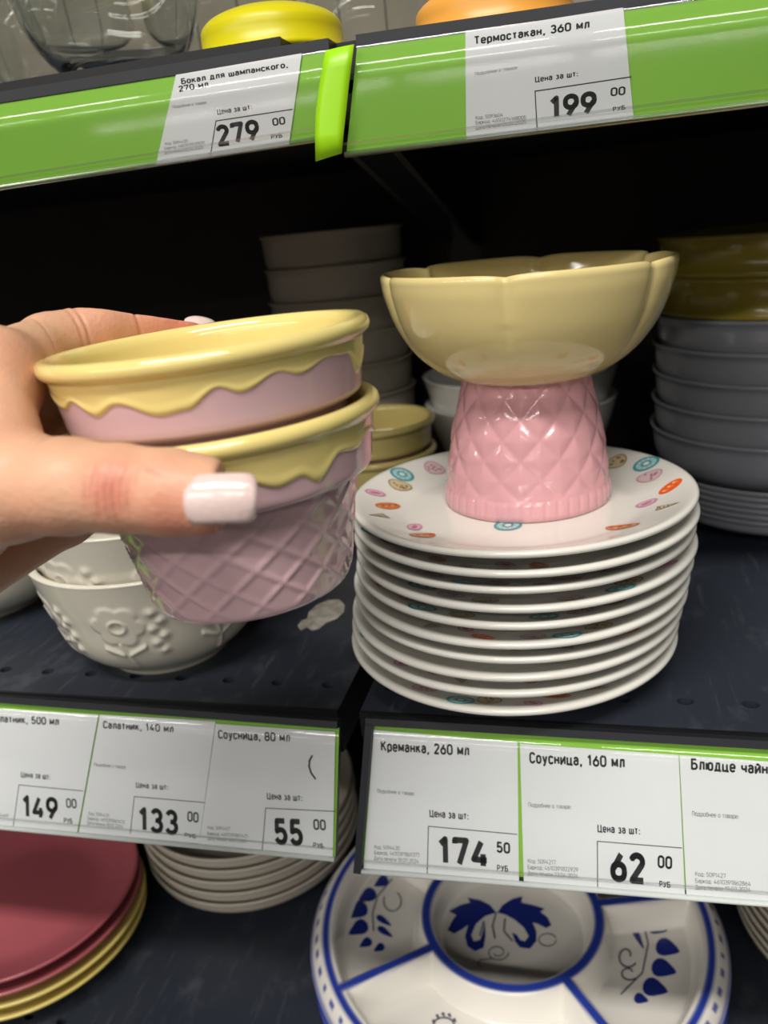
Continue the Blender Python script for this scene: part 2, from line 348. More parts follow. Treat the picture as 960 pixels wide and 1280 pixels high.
# condensed sign lettering drawn with strokes: glyph = (advance, [polylines]), cap height 1
def arc(cx, cy, rx, ry, a0, a1, n=10): return [(cx+rx*math.cos(math.radians(a0+(a1-a0)*i/n)), cy+ry*math.sin(math.radians(a0+(a1-a0)*i/n))) for i in range(n+1)]
def oval(x0, x1, y0, y1):
    r = (x1-x0)/2; cx = (x0+x1)/2; ry = min(r, (y1-y0)/2)
    return arc(cx, y1-ry, r, ry, 0, 180)+arc(cx, y0+ry, r, ry, 180, 360)+[(x1, y1-ry)]
X = .72
def L_(*p): return list(p)
GL = {
 '0': (.46, [oval(0, .46, 0, 1)]), '1': (.3, [L_((0, .78), (.2, 1), (.2, 0))]),
 '2': (.46, [arc(.23, .75, .22, .25, 165, -20)+[(.02, .0), (.47, 0)]]),
 '3': (.45, [arc(.22, .75, .2, .25, 160, -80)+[(.18, .52)], [(.18, .52)]+arc(.22, .26, .23, .26, 80, -160)]),
 '4': (.5, [L_((.3, 1), (.0, .25), (.5, .25)), L_((.36, .5), (.36, 0))]),
 '5': (.46, [L_((.43, 1), (.06, 1), (.04, .52))+arc(.22, .3, .23, .3, 130, -160)]),
 '6': (.46, [oval(0, .46, 0, .6), L_((.34, 1), (.04, .42))]), '7': (.45, [L_((0, .84), (0, 1), (.45, 1), (.16, 0))]),
 '8': (.46, [oval(.03, .43, .52, 1), oval(0, .46, 0, .53)]), '9': (.46, [oval(0, .46, .4, 1), L_((.42, .58), (.12, 0))]),
 ',': (.1, [L_((.07, .1), (.07, -.04), (.0, -.2))]), ':': (.08, [L_((.04, -.04), (.04, .12)), L_((.04, .46), (.04, .62))]), '.': (.08, [L_((.04, -.05), (.04, .11))]), ' ': (.16, []),
 'Б': (.46, [L_((.42, 1), (0, 1), (0, 0), (.24, 0))+arc(.24, .29, .22, .29, -90, 90)+[(0, .58)]]),
 'Т': (.46, [L_((0, 1), (.46, 1)), L_((.23, 1), (.23, 0))]), 'С': (.44, [arc(.23, .75, .22, .25, 10, 180)+arc(.23, .25, .22, .25, 180, 350)]),
 'К': (.46, [L_((0, 0), (0, 1)), L_((.43, 1), (.02, .45)), L_((.15, .62), (.46, 0))]), 'Ц': (.52, [L_((0, 1), (0, 0), (.52, 0), (.52, -.16)), L_((.43, 1), (.43, 0))]),
 'Р': (.44, [L_((0, 0), (0, 1), (.2, 1))+arc(.2, .71, .24, .29, 90, -90)+[(0, .42)]]), 'У': (.46, [L_((0, 1), (.24, .36)), L_((.46, 1), (.2, .06), (.08, 0), (.02, .02))]),
 'П': (.44, [L_((0, 0), (0, 1), (.44, 1), (.44, 0))]), 'Д': (.54, [L_((0, -.16), (0, 0), (.54, 0), (.54, -.16)), L_((.08, 0), (.16, 1), (.45, 1), (.45, 0))]),
 'а': (.36, [arc(.18, X-.18, .17, .18, 160, 0)+[(.35, 0)], [(.35, .42)]+arc(.17, .21, .17, .21, 90, 270)+[(.35, .08)]]),
 'б': (.38, [oval(0, .38, 0, X-.02), L_((.0, .36), (.05, .8), (.2, .96), (.35, 1))]), 'в': (.36, [L_((0, 0), (0, X), (.2, X))+arc(.2, X-.17, .14, .17, 90, -90)+[(0, X-.34)], L_((.2, X-.34))+arc(.2, .19, .16, .19, 90, -90)+[(0, 0)]]),
 'г': (.28, [L_((0, 0), (0, X), (.29, X))]), 'д': (.46, [L_((0, -.15), (0, 0), (.46, 0), (.46, -.15)), L_((.07, 0), (.14, X), (.38, X), (.38, 0))]),
 'е': (.37, [[(0, .36), (.37, .36)]+arc(.185, X-.2, .185, .2, 0, 180)+arc(.185, .2, .185, .2, 180, 330)]),
 'з': (.33, [arc(.15, X-.18, .15, .18, 150, -80)+[(.12, .37)], [(.12, .37)]+arc(.15, .18, .17, .19, 80, -150)]),
 'и': (.38, [L_((0, X), (0, 0), (.38, X), (.38, 0))]), 'й': (.38, [L_((0, X), (0, 0), (.38, X), (.38, 0)), L_((.09, .96), (.14, .86), (.24, .86), (.29, .96))]),
 'к': (.36, [L_((0, 0), (0, X)), L_((.33, X), (.02, .33)), L_((.13, .45), (.37, 0))]), 'л': (.38, [L_((-.02, 0), (.06, .05), (.11, X), (.38, X), (.38, 0))]),
 'м': (.48, [L_((0, 0), (0, X), (.24, .16), (.48, X), (.48, 0))]), 'н': (.36, [L_((0, 0), (0, X)), L_((.36, 0), (.36, X)), L_((0, .38), (.36, .38))]),
 'о': (.37, [oval(0, .37, 0, X)]), 'п': (.36, [L_((0, 0), (0, X), (.36, X), (.36, 0))]), 'р': (.37, [L_((0, -.26), (0, X)), oval(0, .37, 0, X)]),
 'с': (.34, [arc(.185, X-.19, .185, .19, 20, 180)+arc(.185, .19, .185, .19, 180, 340)]), 'т': (.34, [L_((0, X), (.34, X)), L_((.17, X), (.17, 0))]),
 'у': (.37, [L_((0, X), (.19, .06)), L_((.37, X), (.16, -.18), (.02, -.26))]), 'ц': (.44, [L_((0, X), (0, 0), (.44, 0), (.44, -.15)), L_((.36, X), (.36, 0))]),
 'ч': (.36, [L_((0, X), (0, .4), (.08, .3), (.36, .3)), L_((.36, X), (.36, 0))]), 'ш': (.54, [L_((0, X), (0, 0), (.54, 0), (.54, X)), L_((.27, X), (.27, 0))]),
 'ю': (.54, [L_((0, 0), (0, X)), L_((0, .37), (.18, .37)), oval(.18, .54, 0, X)]), 'я': (.36, [L_((.36, 0), (.36, X), (.17, X))+arc(.17, X-.18, .15, .18, 90, 270)+[(.36, X-.36)], L_((.17, X-.36), (0, 0))]),
}
def text_mesh(body, w):
    """stroke quads of half-width w/2 (cap heights) along every glyph, corners filled"""
    V = []; Fc = []; x = w/2
    for ch in body:
        adv, pls = GL[ch]
        for pl_ in pls:
            pts = [(x+px, py*(1-w)+w/2) for px, py in pl_]
            if len(pts) == 1: continue
            for (ax, ay), (bx, by) in zip(pts, pts[1:]):
                d = math.hypot(bx-ax, by-ay)
                if d < 1e-6: continue
                ux, uy = (bx-ax)/d*w/2, (by-ay)/d*w/2; k = len(V)
                V += [(ax-uy-ux*.0, ay+ux), (bx-uy, by+ux), (bx+uy, by-ux), (ax+uy, ay-ux)]; Fc.append((k, k+3, k+2, k+1))
            for (ax, ay) in pts[1:-1]:
                k = len(V); V += [(ax+w/2*math.cos(t*PI/4), ay+w/2*math.sin(t*PI/4)) for t in range(8)]; Fc.append(tuple(range(k, k+8)))
        x += adv+w+.065
    return np.array(V), Fc
_tm = {}
def lettering(name, pl, items, m, parent, org, h):
    """items: (text, x0,y0, x1,y1, cap height px, stroke weight)"""
    V = []; Fc = []
    for body, x0, y0, x1, y1, hp, bold in items:
        w = .1 if bold == 0 else .11+bold*.8; hp = hp*1.1
        if (body, w) not in _tm: _tm[(body, w)] = text_mesh(body, w)
        v, f = _tm[(body, w)]
        xm, ym = (x0+x1)/2, (y0+y1)/2
        P0, P1 = pl.at(x0, y0), pl.at(x1, y1); ht = np.linalg.norm(pl.at(xm, ym-hp)-pl.at(xm, ym))
        ex = P1-P0; W = np.linalg.norm(ex); ex /= W; ey = np.cross(ex, -pl.n); ey = -ey if ey@pl.up < 0 else ey
        xa, xb = v[:, 0].min(), v[:, 0].max(); sx = W/(xb-xa); b = len(V)
        for x, y in v: V.append(P0+ex*(x-xa)*sx+ey*y*ht+pl.n*h-org)
        for ff in f: Fc.append(tuple(b+i for i in ff))
    return mk(name, V, Fc, m, parent, smooth=False)
def strokes(name, pl, polys, wpx, m, parent, org, h):
    V = []; Fc = []
    for pts in polys:
        P = [pl.at(*p) for p in pts]
        for A, B in zip(P, P[1:]):
            d = (B-A)/np.linalg.norm(B-A); s = np.cross(d, pl.n); w = wpx/F*28/2; b = len(V)
            for q in (A-d*w-s*w, B+d*w-s*w, B+d*w+s*w, A-d*w+s*w): V.append(q+pl.n*h-org)
            Fc.append((b, b+1, b+2, b+3))
    return mk(name, V, Fc, m, parent, smooth=False)
def price_label(pl, quad, label, title, price, cents, tiny, boxl, h=.05, extra=None):
    P = [pl.at(*q) for q in quad]; org = sum(P)/4 + pl.n*h
    root = empty('price_label', org, None, label, 'price label', 'white price labels in the shelf rails')
    uv = [((q-pl.p)@pl.ex, (q-pl.p)@pl.up) for q in P]      # tl tr br bl
    slab('paper', pl, [uv[3], uv[2], uv[1], uv[0]], h, h+.02, M_paper, root, org)
    hh = h+.024
    lettering('product_name', pl, title, M_ink, root, org, hh)
    if price: lettering('price_digits', pl, price, M_ink, root, org, hh)
    if cents: lettering('price_small_text', pl, cents, M_ink, root, org, hh)
    if tiny: lettering('small_print', pl, tiny, M_inkgrey, root, org, hh)
    if boxl: strokes('price_box', pl, [boxl], 1.3, M_ink, root, org, hh)
    if extra: strokes('pen_mark', pl, [extra], 3, M_ink, root, org, hh)
C_ = 'Цена за шт:'; D_ = 'Подробнее о товаре:'; RUB = 'РУБ'
price_label(UPP, [(221, 94), (378, 67), (362, 181), (196, 206)], 'white price label reading 279 00 for a champagne glass',
  [('Бокал для шампанского,', 228, 106, 361, 85, 7, .1), ('270 мл', 225, 115.5, 262, 109, 7, .1)], [('279', 274, 184, 327, 176, 25, .12)],
  [(C_, 273, 144, 316, 137, 6.5, .08), ('00', 342, 158, 358, 155.5, 9, .08), (RUB, 340, 174, 354, 172, 5, .06)],
  [(D_, 217, 136, 260, 130, 3.5, 0), ('Код: 5094420', 208, 182, 236, 178, 3.4, 0), ('Баркод: 4607610131820', 207, 187.5, 257, 180, 3.4, 0), ('Дата печати 02.04.2025', 207, 193, 255, 186, 3.4, 0)],
  [(366, 137), (271, 151.5), (264, 195)])
price_label(UPP, [(582, 41), (779, 10), (792, 149), (583, 175)], 'white price label reading 199 00 for a thermal tumbler',
  [('Термостакан, 360 мл', 594, 56.6, 737, 36, 10, .1)], [('199', 688, 150, 746, 143, 27, .13)],
  [(C_, 669, 103.6, 722.5, 96, 7, .08), ('00', 763, 121, 781.6, 119, 10, .08), (RUB, 766, 139.6, 781.6, 137, 5, .08)],
  [(D_, 594, 95, 648, 86.5, 4, 0), ('Код: 5093604', 595, 150, 629, 146, 4.2, 0), ('Баркод: 4650274168005', 595, 156, 658, 149, 4.2, 0), ('Дата печати 03.04.2025', 595, 162.5, 658, 154.5, 4.2, 0)],
  [(788.5, 96.5), (669, 114.4), (671.7, 165)])
price_label(LOW, [(-26, 884), (124, 893), (97, 1043), (-60, 1028)], 'white price label reading 149 00 for a 500 ml salad bowl',
  [('Салатник, 500 мл', -10, 902, 75, 906.5, 9, .09)], [('149', 30, 1022, 74, 1026, 27, .1)],
  [(C_, 27.5, 971, 64, 974, 7, .06), ('00', 84, 1009, 97, 1010, 11, .07), (RUB, 81, 1028, 92, 1029, 6, .06)],
  [('Код: 5094432', -42, 1012, -8, 1014.5, 4, 0), ('Баркод: 4610391861469', -42, 1017, 12, 1021, 4, 0)],
  [(104.5, 988), (25, 980.5), (18, 1031)])
price_label(LOW, [(126, 893), (270, 901), (249, 1060), (99, 1043)], 'white price label reading 133 00 for a salad bowl',
  [('Салатник, 140 мл', 130, 910, 218, 915.5, 9, .09)], [('133', 175, 1039, 224, 1044, 29, .1)],
  [(C_, 171, 984, 211, 987, 7, .06), ('00', 235, 1026, 249, 1028, 12, .07), (RUB, 232, 1045.5, 246, 1047.5, 5, .06)],
  [(D_, 119, 957, 159, 960.5, 4, 0), ('Код: 5094431', 112, 1018, 137, 1021, 4, 0), ('Баркод: 4610391861452', 111, 1024, 157, 1029, 4, 0), ('Дата печати 18.07.2024', 110, 1029.5, 155, 1035, 4, 0)],
  [(257, 1002.5), (169, 995), (164, 1041)])
price_label(LOW, [(271, 904), (420, 914), (417, 1069), (250, 1057)], 'white price label reading 55 00, with a black pen mark',
  [('Соусница, 80 мл', 274, 922.5, 364, 927, 10.5, .09)], [('55', 345, 1055, 380.5, 1057, 31, .12)],
  [(C_, 335, 998, 379, 1000.5, 8, .06), ('00', 393, 1036, 408.5, 1037, 12.5, .08), (RUB, 392.5, 1058, 405.5, 1060, 6, .06)],
  [('Код: 5094427', 261, 1035, 289, 1037, 4, 0), ('Баркод: 4610391861421', 260.6, 1042.5, 311, 1046, 4, 0), ('Дата печати 18.07.2024', 260.6, 1049, 309, 1052.5, 4, 0)],
  [(420, 1013), (333.5, 1009), (329, 1062)], h=.09, extra=[(391, 944), (388, 950), (387.5, 957), (390, 965), (395, 972)])
price_label(LOW, [(468, 912), (647, 927), (649, 1104), (455, 1086)], 'white price label reading 174 50 for a dessert dish',
  [('Креманка, 260 мл', 476.7, 938.5, 587, 944.6, 12.5, .1)], [('174', 549, 1080.5, 609, 1086, 34, .12)],
  [(C_, 537.4, 1020.5, 586, 1024, 9, .08), ('50', 621, 1065, 638, 1066.6, 13, .1), (RUB, 621.5, 1087.5, 635.5, 1089, 7, .08)],
  [(D_, 472, 990, 519, 993.7, 4.5, 0), ('Код: 5094430', 468.6, 1060, 500, 1062, 4.6, 0), ('Баркод: 4610391861377', 468.6, 1067, 525, 1070.5, 4.6, 0), ('Дата печати 18.07.2024', 468, 1074, 524, 1078.5, 4.6, 0)],
  [(646, 1042), (536, 1032), (534.4, 1093)])
price_label(LOW, [(650, 929), (848, 943), (856, 1119), (655, 1104)], 'white price label reading 62 00 for a 160 ml sauce bowl',
  [('Соусница, 160 мл', 662, 953.6, 781, 959.7, 13.5, .1)], [('62', 763, 1101, 807, 1105, 36, .13)],
  [(C_, 747, 1039.5, 800, 1042.7, 9.5, .08), ('00', 821.7, 1084, 840, 1086, 15, .1), (RUB, 824, 1107.5, 838, 1109, 7, .08)],
  [(D_, 660.7, 1007.7, 714, 1010.7, 5, 0), ('Код: 5094217', 660, 1077.7, 695, 1080, 5, 0), ('Баркод: 4610391822929', 660, 1085.5, 723, 1089, 5, 0), ('Дата печати 23.04.2024', 660, 1093, 723, 1097, 5, 0)],
  [(851.7, 1059), (746.7, 1050.7), (747, 1111)])
price_label(LOW, [(849, 943), (1052, 958), (1066, 1137), (858, 1120)], 'white price label without a visible price, for a tea saucer',
  [('Блюдце чайное', 863.4, 961.5, 977, 969, 13.5, .1)], None, None,
  [(D_, 865, 1019, 923, 1022.7, 5.5, 0), ('Код: 5091427', 869, 1094, 907, 1096.7, 5.2, 0), ('Баркод: 4610391862864', 869, 1102.5, 938, 1106.7, 5.2, 0), ('Дата печати 19.03.2024', 869, 1110.7, 938, 1114, 5.2, 0)],
  None)

# ------------------------------------------------------------------ saucer stack
def saucer_z(r):                                             # upper surface, rim at 0
    pts = [(0, -.8), (4.95, -.8), (5.35, -.73), (6.2, -.45), (7.1, -.09), (7.5, 0)]
    for (a, za), (b, zb) in zip(pts, pts[1:]):
        if r <= b: t = (r-a)/(b-a); return za+(zb-za)*t
    return 0
FD = 1.54
prof = [(0, -.8), (2, -.8), (4, -.8)] + spline([(4.95, -.8), (5.35, -.73), (6.2, -.45), (7.1, -.1)], 4) + \
       [(7.3, -.03), (7.42, -.03), (7.5, -.09), (7.52, -.18), (7.47, -.27), (7.35, -.31)] + spline([(7.2, -.36), (6.2, -.76), (5.3, -1.08), (4.7, -1.12)], 3) + [(4.6, -FD), (4.35, -FD), (4.25, -1.1), (2, -1.1), (0, -1.1)]
SV, SF = lathe(prof, 120)
zt, zb_, N = 8.18, FD, 10
PXC, PYC = -3.2, 34.54
# printed sweets on the saucer: (px, py, kind, half-length px, half-width px, angle)
mot_px = [(502, 587, 'donut_t'), (543, 588, 'cookie_p'), (500, 609, 'cookie_g'), (469, 614, 'oval_p'), (485, 633, 'candy_o'), (476, 645, 'cone_b'),
          (518, 657, 'oval_p'), (528, 667, 'candy_o'), (770, 578, 'cookie_g'), (808, 574, 'donut_t'), (812, 597, 'cookie_p'), (838, 608, 'candy_r'),
          (808, 629, 'oval_p'), (830, 634, 'cone_b'), (778, 656, 'candy_o'), (635, 657, 'donut_t')]
MC = {'donut_t': [(72, 150, 160), (150, 196, 198), (222, 226, 220)], 'cookie_p': [(196, 150, 164), (218, 190, 194), (170, 110, 120)], 'cookie_g': [(150, 128, 90), (206, 188, 150), (122, 96, 60)],
      'oval_p': [(206, 150, 172), (226, 186, 200), (190, 120, 150)], 'candy_o': [(206, 120, 72), (226, 176, 130), (150, 90, 60)], 'candy_r': [(236, 98, 36), (240, 140, 80), (250, 200, 170)], 'cone_b': [(160, 144, 116), (204, 192, 168), (130, 112, 84)]}
DMAT = {k: [mat('print_%s_%d' % (k, i), c, .2) for i, c in enumerate(v)] for k, v in MC.items()}
dm = []; dV = []; dF = []; dI = []
def on_plate(x, y, h): return (x, y, saucer_z(math.hypot(x, y))+h)
def blob(cx, cy, a, b, ang, mi, h, n=18, inner=0.0, wob=0):
    base = len(dV)
    rings = [1.0, .66, .33] if inner == 0 else [1.0, inner]
    for q in rings:
        for i in range(n):
            t = 2*PI*i/n; w = 1+wob*math.sin(3*t+ang); x = a*q*w*math.cos(t); y = b*q*w*math.sin(t)
            dV.append(on_plate(cx+x*math.cos(ang)-y*math.sin(ang), cy+x*math.sin(ang)+y*math.cos(ang), h))
    for k in range(len(rings)-1):
        for i in range(n):
            j = (i+1) % n; dF.append((base+k*n+i, base+k*n+j, base+(k+1)*n+j, base+(k+1)*n+i)); dI.append(mi)
    if inner == 0:
        dF.append(tuple(base+(len(rings)-1)*n+i for i in range(n))); dI.append(mi)
for m_ in MC:
    dm += DMAT[m_]
keys = list(MC)
rnd = random.Random(3)
spots = []
for px, py, kind in mot_px:
    p = atz(px, py, zt-.4); x, y = p[0]-PXC, p[1]-PYC; p = atz(px, py, zt+saucer_z(math.hypot(x, y))); spots.append((p[0]-PXC, p[1]-PYC, kind))
for k in range(3):                                          # far side of the ring, behind the dish
    t = 1.35+k*.25; spots.append((6.0*math.cos(t), 6.0*math.sin(t), keys[k]))
sweet_start = []
for x, y, kind in spots:
    sweet_start.append((len(dV), len(dF)))
    r = math.hypot(x, y)
    if r > 6.75: x, y = x*6.75/r, y*6.75/r
    i0 = 3*keys.index(kind); ang = math.atan2(y, x)+rnd.uniform(-.5, .5)
    if kind[:5] == 'donut':
        blob(x, y, .62, .58, ang, i0+1, .02); blob(x, y, .62, .58, ang, i0, .026, inner=.8); blob(x, y, .25, .23, ang, i0, .026, inner=.6); blob(x, y, .15, .14, ang, i0+2, .026)
        for k in range(10): blob(x+.37*math.cos(k*.63), y+.37*math.sin(k*.63), .05, .05, 0, i0+2, .028, 6)
    elif kind[:6] == 'cookie':
        blob(x, y, .58, .52, ang, i0+1, .02, wob=.06); blob(x, y, .58, .52, ang, i0, .026, inner=.88, wob=.06)
        for k in range(9):
            q = rnd.uniform(0, 6.3); w = rnd.uniform(.05, .38); blob(x+w*math.cos(q), y+w*math.sin(q), .075, .06, q, i0+2, .028, 8)
    elif kind[:4] == 'oval':
        blob(x, y, .5, .33, ang+.8, i0+1, .02); blob(x, y, .5, .33, ang+.8, i0, .026, inner=.72); blob(x, y, .28, .12, ang+.8, i0+2, .028, 10)
    elif kind[:4] == 'cone':
        blob(x, y, .62, .34, ang+.5, i0+1, .02, 3); blob(x, y, .62, .34, ang+.5, i0, .026, 3, inner=.7)
        for k in range(3): blob(x+.16*(k-1)*math.cos(ang+.5), y+.16*(k-1)*math.sin(ang+.5), .03, .2, ang+.7, i0+2, .028, 6)
    else:
        blob(x, y, .68, .36, ang+.3, i0, .02)
        for k in range(6): blob(x+.18*(k-2.5)*math.cos(ang+.3), y+.18*(k-2.5)*math.sin(ang+.3)+.08*(-1)**k, .09, .07, k, i0+(1 if k % 2 else 2), .026, 8)
offx = [0, .05, -.05, .02, -.1, -.25, -.3, -.5, -.62, -.68]
sa0 = None
ordw = ['topmost', 'second from the top', 'third from the top', 'fourth from the top', 'fifth from the top', 'fifth from the bottom', 'fourth from the bottom', 'third from the bottom', 'second from the bottom', 'bottom']
for k in range(N):
    z = zt-(zt-zb_)*k/(N-1)
    if sa0 is None:
        root = empty('saucer', (PXC, PYC, z), None, 'white saucer printed with colourful sweets, topmost of its stack, under the dessert dish', 'saucer', 'white saucers in the tall stack')
        mk('plate', SV, SF, M_white, root); sa0 = root
        ends = sweet_start[1:]+[(len(dV), len(dF))]
        for (v0, f0), (v1, f1) in zip(sweet_start, ends):
            lowm = min(dI[f0:f1])//3*3
            mk('printed_sweet', dV[v0:v1], [tuple(i-v0 for i in f) for f in dF[f0:f1]], dm[lowm:lowm+3], root, midx=[i-lowm for i in dI[f0:f1]], smooth=False)
    else:
        r = empty('saucer', (PXC+offx[k], PYC+[.05, -.1, .1, 0][k % 4], z), (0, 0, .9*k), 'white saucer, %s in the tall stack under the dessert dish' % ordw[k], 'saucer', 'white saucers in the tall stack')
        if k == 1:
            pl1 = mk('plate', SV, SF, M_white, r); pr1 = mk('printed_sweets', dV, dF, dm, r, midx=dI, smooth=False); pr1['kind'] = 'stuff'
        else:
            inst(pl1, r); inst(pr1, r)

# ------------------------------------------------------------------ dessert dish
zd = zt-.8
root = empty('dessert_dish', (-2.95, 35.65, zd), None, 'yellow petal shaped dessert dish on a pink waffle foot, standing on the saucer stack', 'dessert dish')
def tri(x): x = x % 1; return abs(x-.5)*2                     # 1 at integers, 0 between
fp = [(0, .12), (3.3, .12), (3.72, 0), (3.82, .05)]
fp2 = [(3.82, .3), (3.82, .6), (3.78, .82), (3.7, .9)]
nn = 70; side = spline([(3.7, .9), (3.62, 1.9), (3.42, 3.2), (3.15, 4.4), (2.9, 5.3), (2.85, 6.0)], 14)
FP = fp+fp2+side[1:]
def fdisp(t, k, r, z):
    if z > .05 and z < .88 and r > 3.7: return r-.05*max(0, math.cos(t*44))**2, z
    if z >= .9 and r < 3.71:
        v = (z-.9)/.86; a = tri(t*13/(2*PI)+v*.5); b = tri(t*13/(2*PI)-v*.5); f = min(1, (z-.9)/.25)
        return r-.10*f*max(a, b)**2.0+.03*f, z
    return r, z
def lean(V): return [(x+.028*z, y, z-.014*x*min(1, max(0, z/5-.2))) for x, y, z in V]     # the dish leans a little to one side
V, Fc = lathe(FP, 336, fdisp); V = lean(V); mk('foot', V, Fc, M_pink2, root)
bo = spline([(0, 5.5), (1.6, 5.54), (2.6, 5.68), (3.7, 6.1), (4.75, 6.95), (5.55, 8.15), (6.02, 9.5), (6.15, 10.25)], 8)
bi = [(6.13, 10.4), (6.05, 10.48), (5.94, 10.46), (5.87, 10.35)] + spline([(5.8, 10.1), (5.6, 9.3), (5.15, 8.2), (4.35, 7.1), (3.3, 6.35), (2.0, 6.0), (0, 5.9)], 6)
def bdisp(t, k, r, z):
    w = max(0, min(1, (z-6.2)/3.5)); g = abs(math.sin(3*(t+.05)))                 # six petals
    return r*(1.012-w*.05*(1-g)**5.0), z - (.13*w*(1-g)**4 if r > 5.75 else 0)
V, Fc = lathe(bo+bi, 288, bdisp); V = lean(V); mk('bowl', V, Fc, M_yel2, root)

root.scale = (.978, .978, .978)

# ------------------------------------------------------------------ ice-cream ramekins
def ramekin(root, drips, nestfree=True):
    """origin at the rim top centre, local +z along the axis"""
    H = 5.28
    out = [(0, -H), (2.72, -H), (2.86, -H+.05), (2.93, -H+.15)] + spline([(2.96, -H+.25), (3.2, -3.8), (3.48, -2.4), (3.55, -2.14)], 16) + spline([(3.55, -2.14), (3.74, -2.08), (3.94, -1.98), (4.03, -1.84), (4.08, -1.5), (4.2, -.62), (4.2, -.5)], 6)
    inn = spline([(3.95, -.4), (3.78, -1.8), (3.36, -2.2), (2.975, -3.06), (2.74, -4.6)], 6) + [(0, -4.9)]
    def wd(t, k, r, z):
        if -H+.2 < z < -2.2 and r > 2.93:
            v = (z+2.2)/.52; p = t*15/(2*PI)
            a = tri(p+v*.5); b = tri(p-v*.5); e = min(1, (z+H-.2)/.2, (-2.2-z)/.15)
            a = max(0, (a-.74)/.26); b = max(0, (b-.74)/.26); return r+.06*e*max(a, b)**.8, z
        return r, z
    V, Fc = lathe(out, 408, wd); mk('pink_body', V, Fc, M_pink, root)
    # icing: inside, rim roll and the dripping skirt over the outside
    th = [d[0] for d in drips]; dp = [d[1] for d in drips]
    def drip(t):
        d = math.degrees(t) % 360; d = d-360 if d > 180 else d
        for i in range(len(th)-1):
            if th[i] <= d <= th[i+1]:
                f = (d-th[i])/(th[i+1]-th[i]); f = .5-.5*math.cos(PI*f); return dp[i]+(dp[i+1]-dp[i])*f
        return dp[0]
    rim = [(4.2, -.5), (4.34, -.46), (4.44, -.36), (4.47, -.22), (4.42, -.08), (4.3, 0), (4.14, -.02), (4.03, -.12), (3.97, -.28)]
    skirt = []
    ns = 12
    def sk(t, k, r, z):
        if k <= ns:
            f = k/ns; L = drip(t)*(1.6 if len(th) > 2 else 1.42); zz = -.5-L*(1-f); rr = 4.2-.105*(-zz-.5)/.9
            off = .045*min(1, (1-(1-f)**3)*1.0) + .05*math.exp(-((f-.16)/.15)**2)*min(1, L/.5)
            if k == 0: off = -.03
            return rr+off, zz
        return r, z
    V, Fc = lathe([(4.2, -.5)]*(ns+1)+rim[1:]+inn, 300, sk); mk('yellow_icing', V, Fc, M_yel, root)
D1 = [(-180, .3), (-150, .5), (-120, .25), (-90, .45), (-72, .22), (-52, .42), (-44, .28), (-33, .5), (-23, .33), (-8, .56), (0, .52), (11, .26), (18, .39), (31, .2), (39, .3), (52, .16), (64, .2), (74, .62), (90, .3), (120, .5), (150, .25), (180, .3)]
D2 = [(-180, .3), (-150, .5), (-120, .25), (-90, .45), (-60, .3), (-35, .5), (-15, .3), (0, .35), (12, .4), (25, .62), (33, .55), (40, .72), (51, .38), (61, .45), (72, .3), (90, .45), (120, .3), (150, .5), (180, .3)]
BD = 21.5
Cb = cp(256.6, 417.5, BD); ab = np.array([-.1313, .9397, -.3159]); ab /= np.linalg.norm(ab)
axw = ab[0]*cr+ab[1]*cu+ab[2]*cf
fr = -(cf-axw*(cf@axw)); fr /= np.linalg.norm(fr)              # bowl front, towards the camera
xr = np.cross(axw, fr); xr = -xr
def bowl_matrix(pos):
    # local -y faces the viewer, +x to the right
    ey = -fr; ez = axw; ex = np.cross(ey, ez)
    return Matrix([[ex[i], ey[i], ez[i], pos[i]*S] for i in range(3)] + [[0, 0, 0, 1]])
pos1 = c2w(Cb)[0]; pos2 = pos1-axw*2.03
r1 = empty('ramekin', label='pink ramekin with yellow dripping icing rim, upper of the two held in the hand', cat='ramekin', group='pink and yellow ramekins'); r1.matrix_world = bowl_matrix(pos1) @ Matrix.Scale(.98, 4); ramekin(r1, D1)
r2 = empty('ramekin', label='pink waffle ramekin with yellow icing rim, lower of the two held, under the thumb', cat='ramekin', group='pink and yellow ramekins'); r2.matrix_world = bowl_matrix(pos2) @ Matrix.Scale(.98, 4); ramekin(r2, D2)
r3 = empty('ramekin', (-14.8, 52.4, 7.35), None, 'yellow rimmed ramekin on the shelf behind the saucers, upper of its pair', 'ramekin', 'yellow ramekins behind the saucers'); ramekin(r3, [(-180, 1.0), (180, 1.0)])
copy_thing(r3, (-14.8, 52.4, 5.28), 2.0, 'yellow rimmed ramekin on the shelf behind the saucers, lower of its pair')

# ------------------------------------------------------------------ the hand (implicit surface, one continuous mesh)
def far_on(px, py, rho, side=1):
    d = cp(px, py, 1.0); d = d; o = -Cb
    dp_ = d-ab*(d@ab); op = o-ab*(o@ab); A = dp_@dp_; B = 2*dp_@op; Cc = op@op-rho*rho; disc = max(B*B-4*A*Cc, 0)
    return (-B+side*math.sqrt(disc))/(2*A)
J = {}
def P(px, py, D): return cp(px, py, D)
idx = [(P(-8, 470, 20.8), 1.05), (P(60, 431, 23.6), .85), (P(125, 411, far_on(125, 411, 4.5+.55)), .82), (P(185, 407, far_on(185, 407, 4.5+.5)), .76), (P(229, 412, far_on(229, 412, 4.5+.45)), .62)]
mid = [(P(-45, 505, 23.2), 1.05), (P(60, 490, far_on(85, 490, 5.0)), .85), (P(150, 490, far_on(150, 490, 4.95)), .78), (P(230, 490, far_on(230, 490, 4.9)), .62)]
rng = [(P(-60, 560, 24.6), 1.0), (P(75, 545, far_on(100, 545, 4.9)), .8), (P(165, 545, far_on(165, 545, 4.85)), .74), (P(245, 545, far_on(245, 545, 4.8)), .6)]
pky = [(P(-75, 738, 23.6), 1.0), (P(84, 652, far_on(120, 652, 4.2)), .66), (P(150, 618, far_on(150, 612, 4.4)), .6), (P(220, 606, far_on(220, 606, 4.4)), .5)]
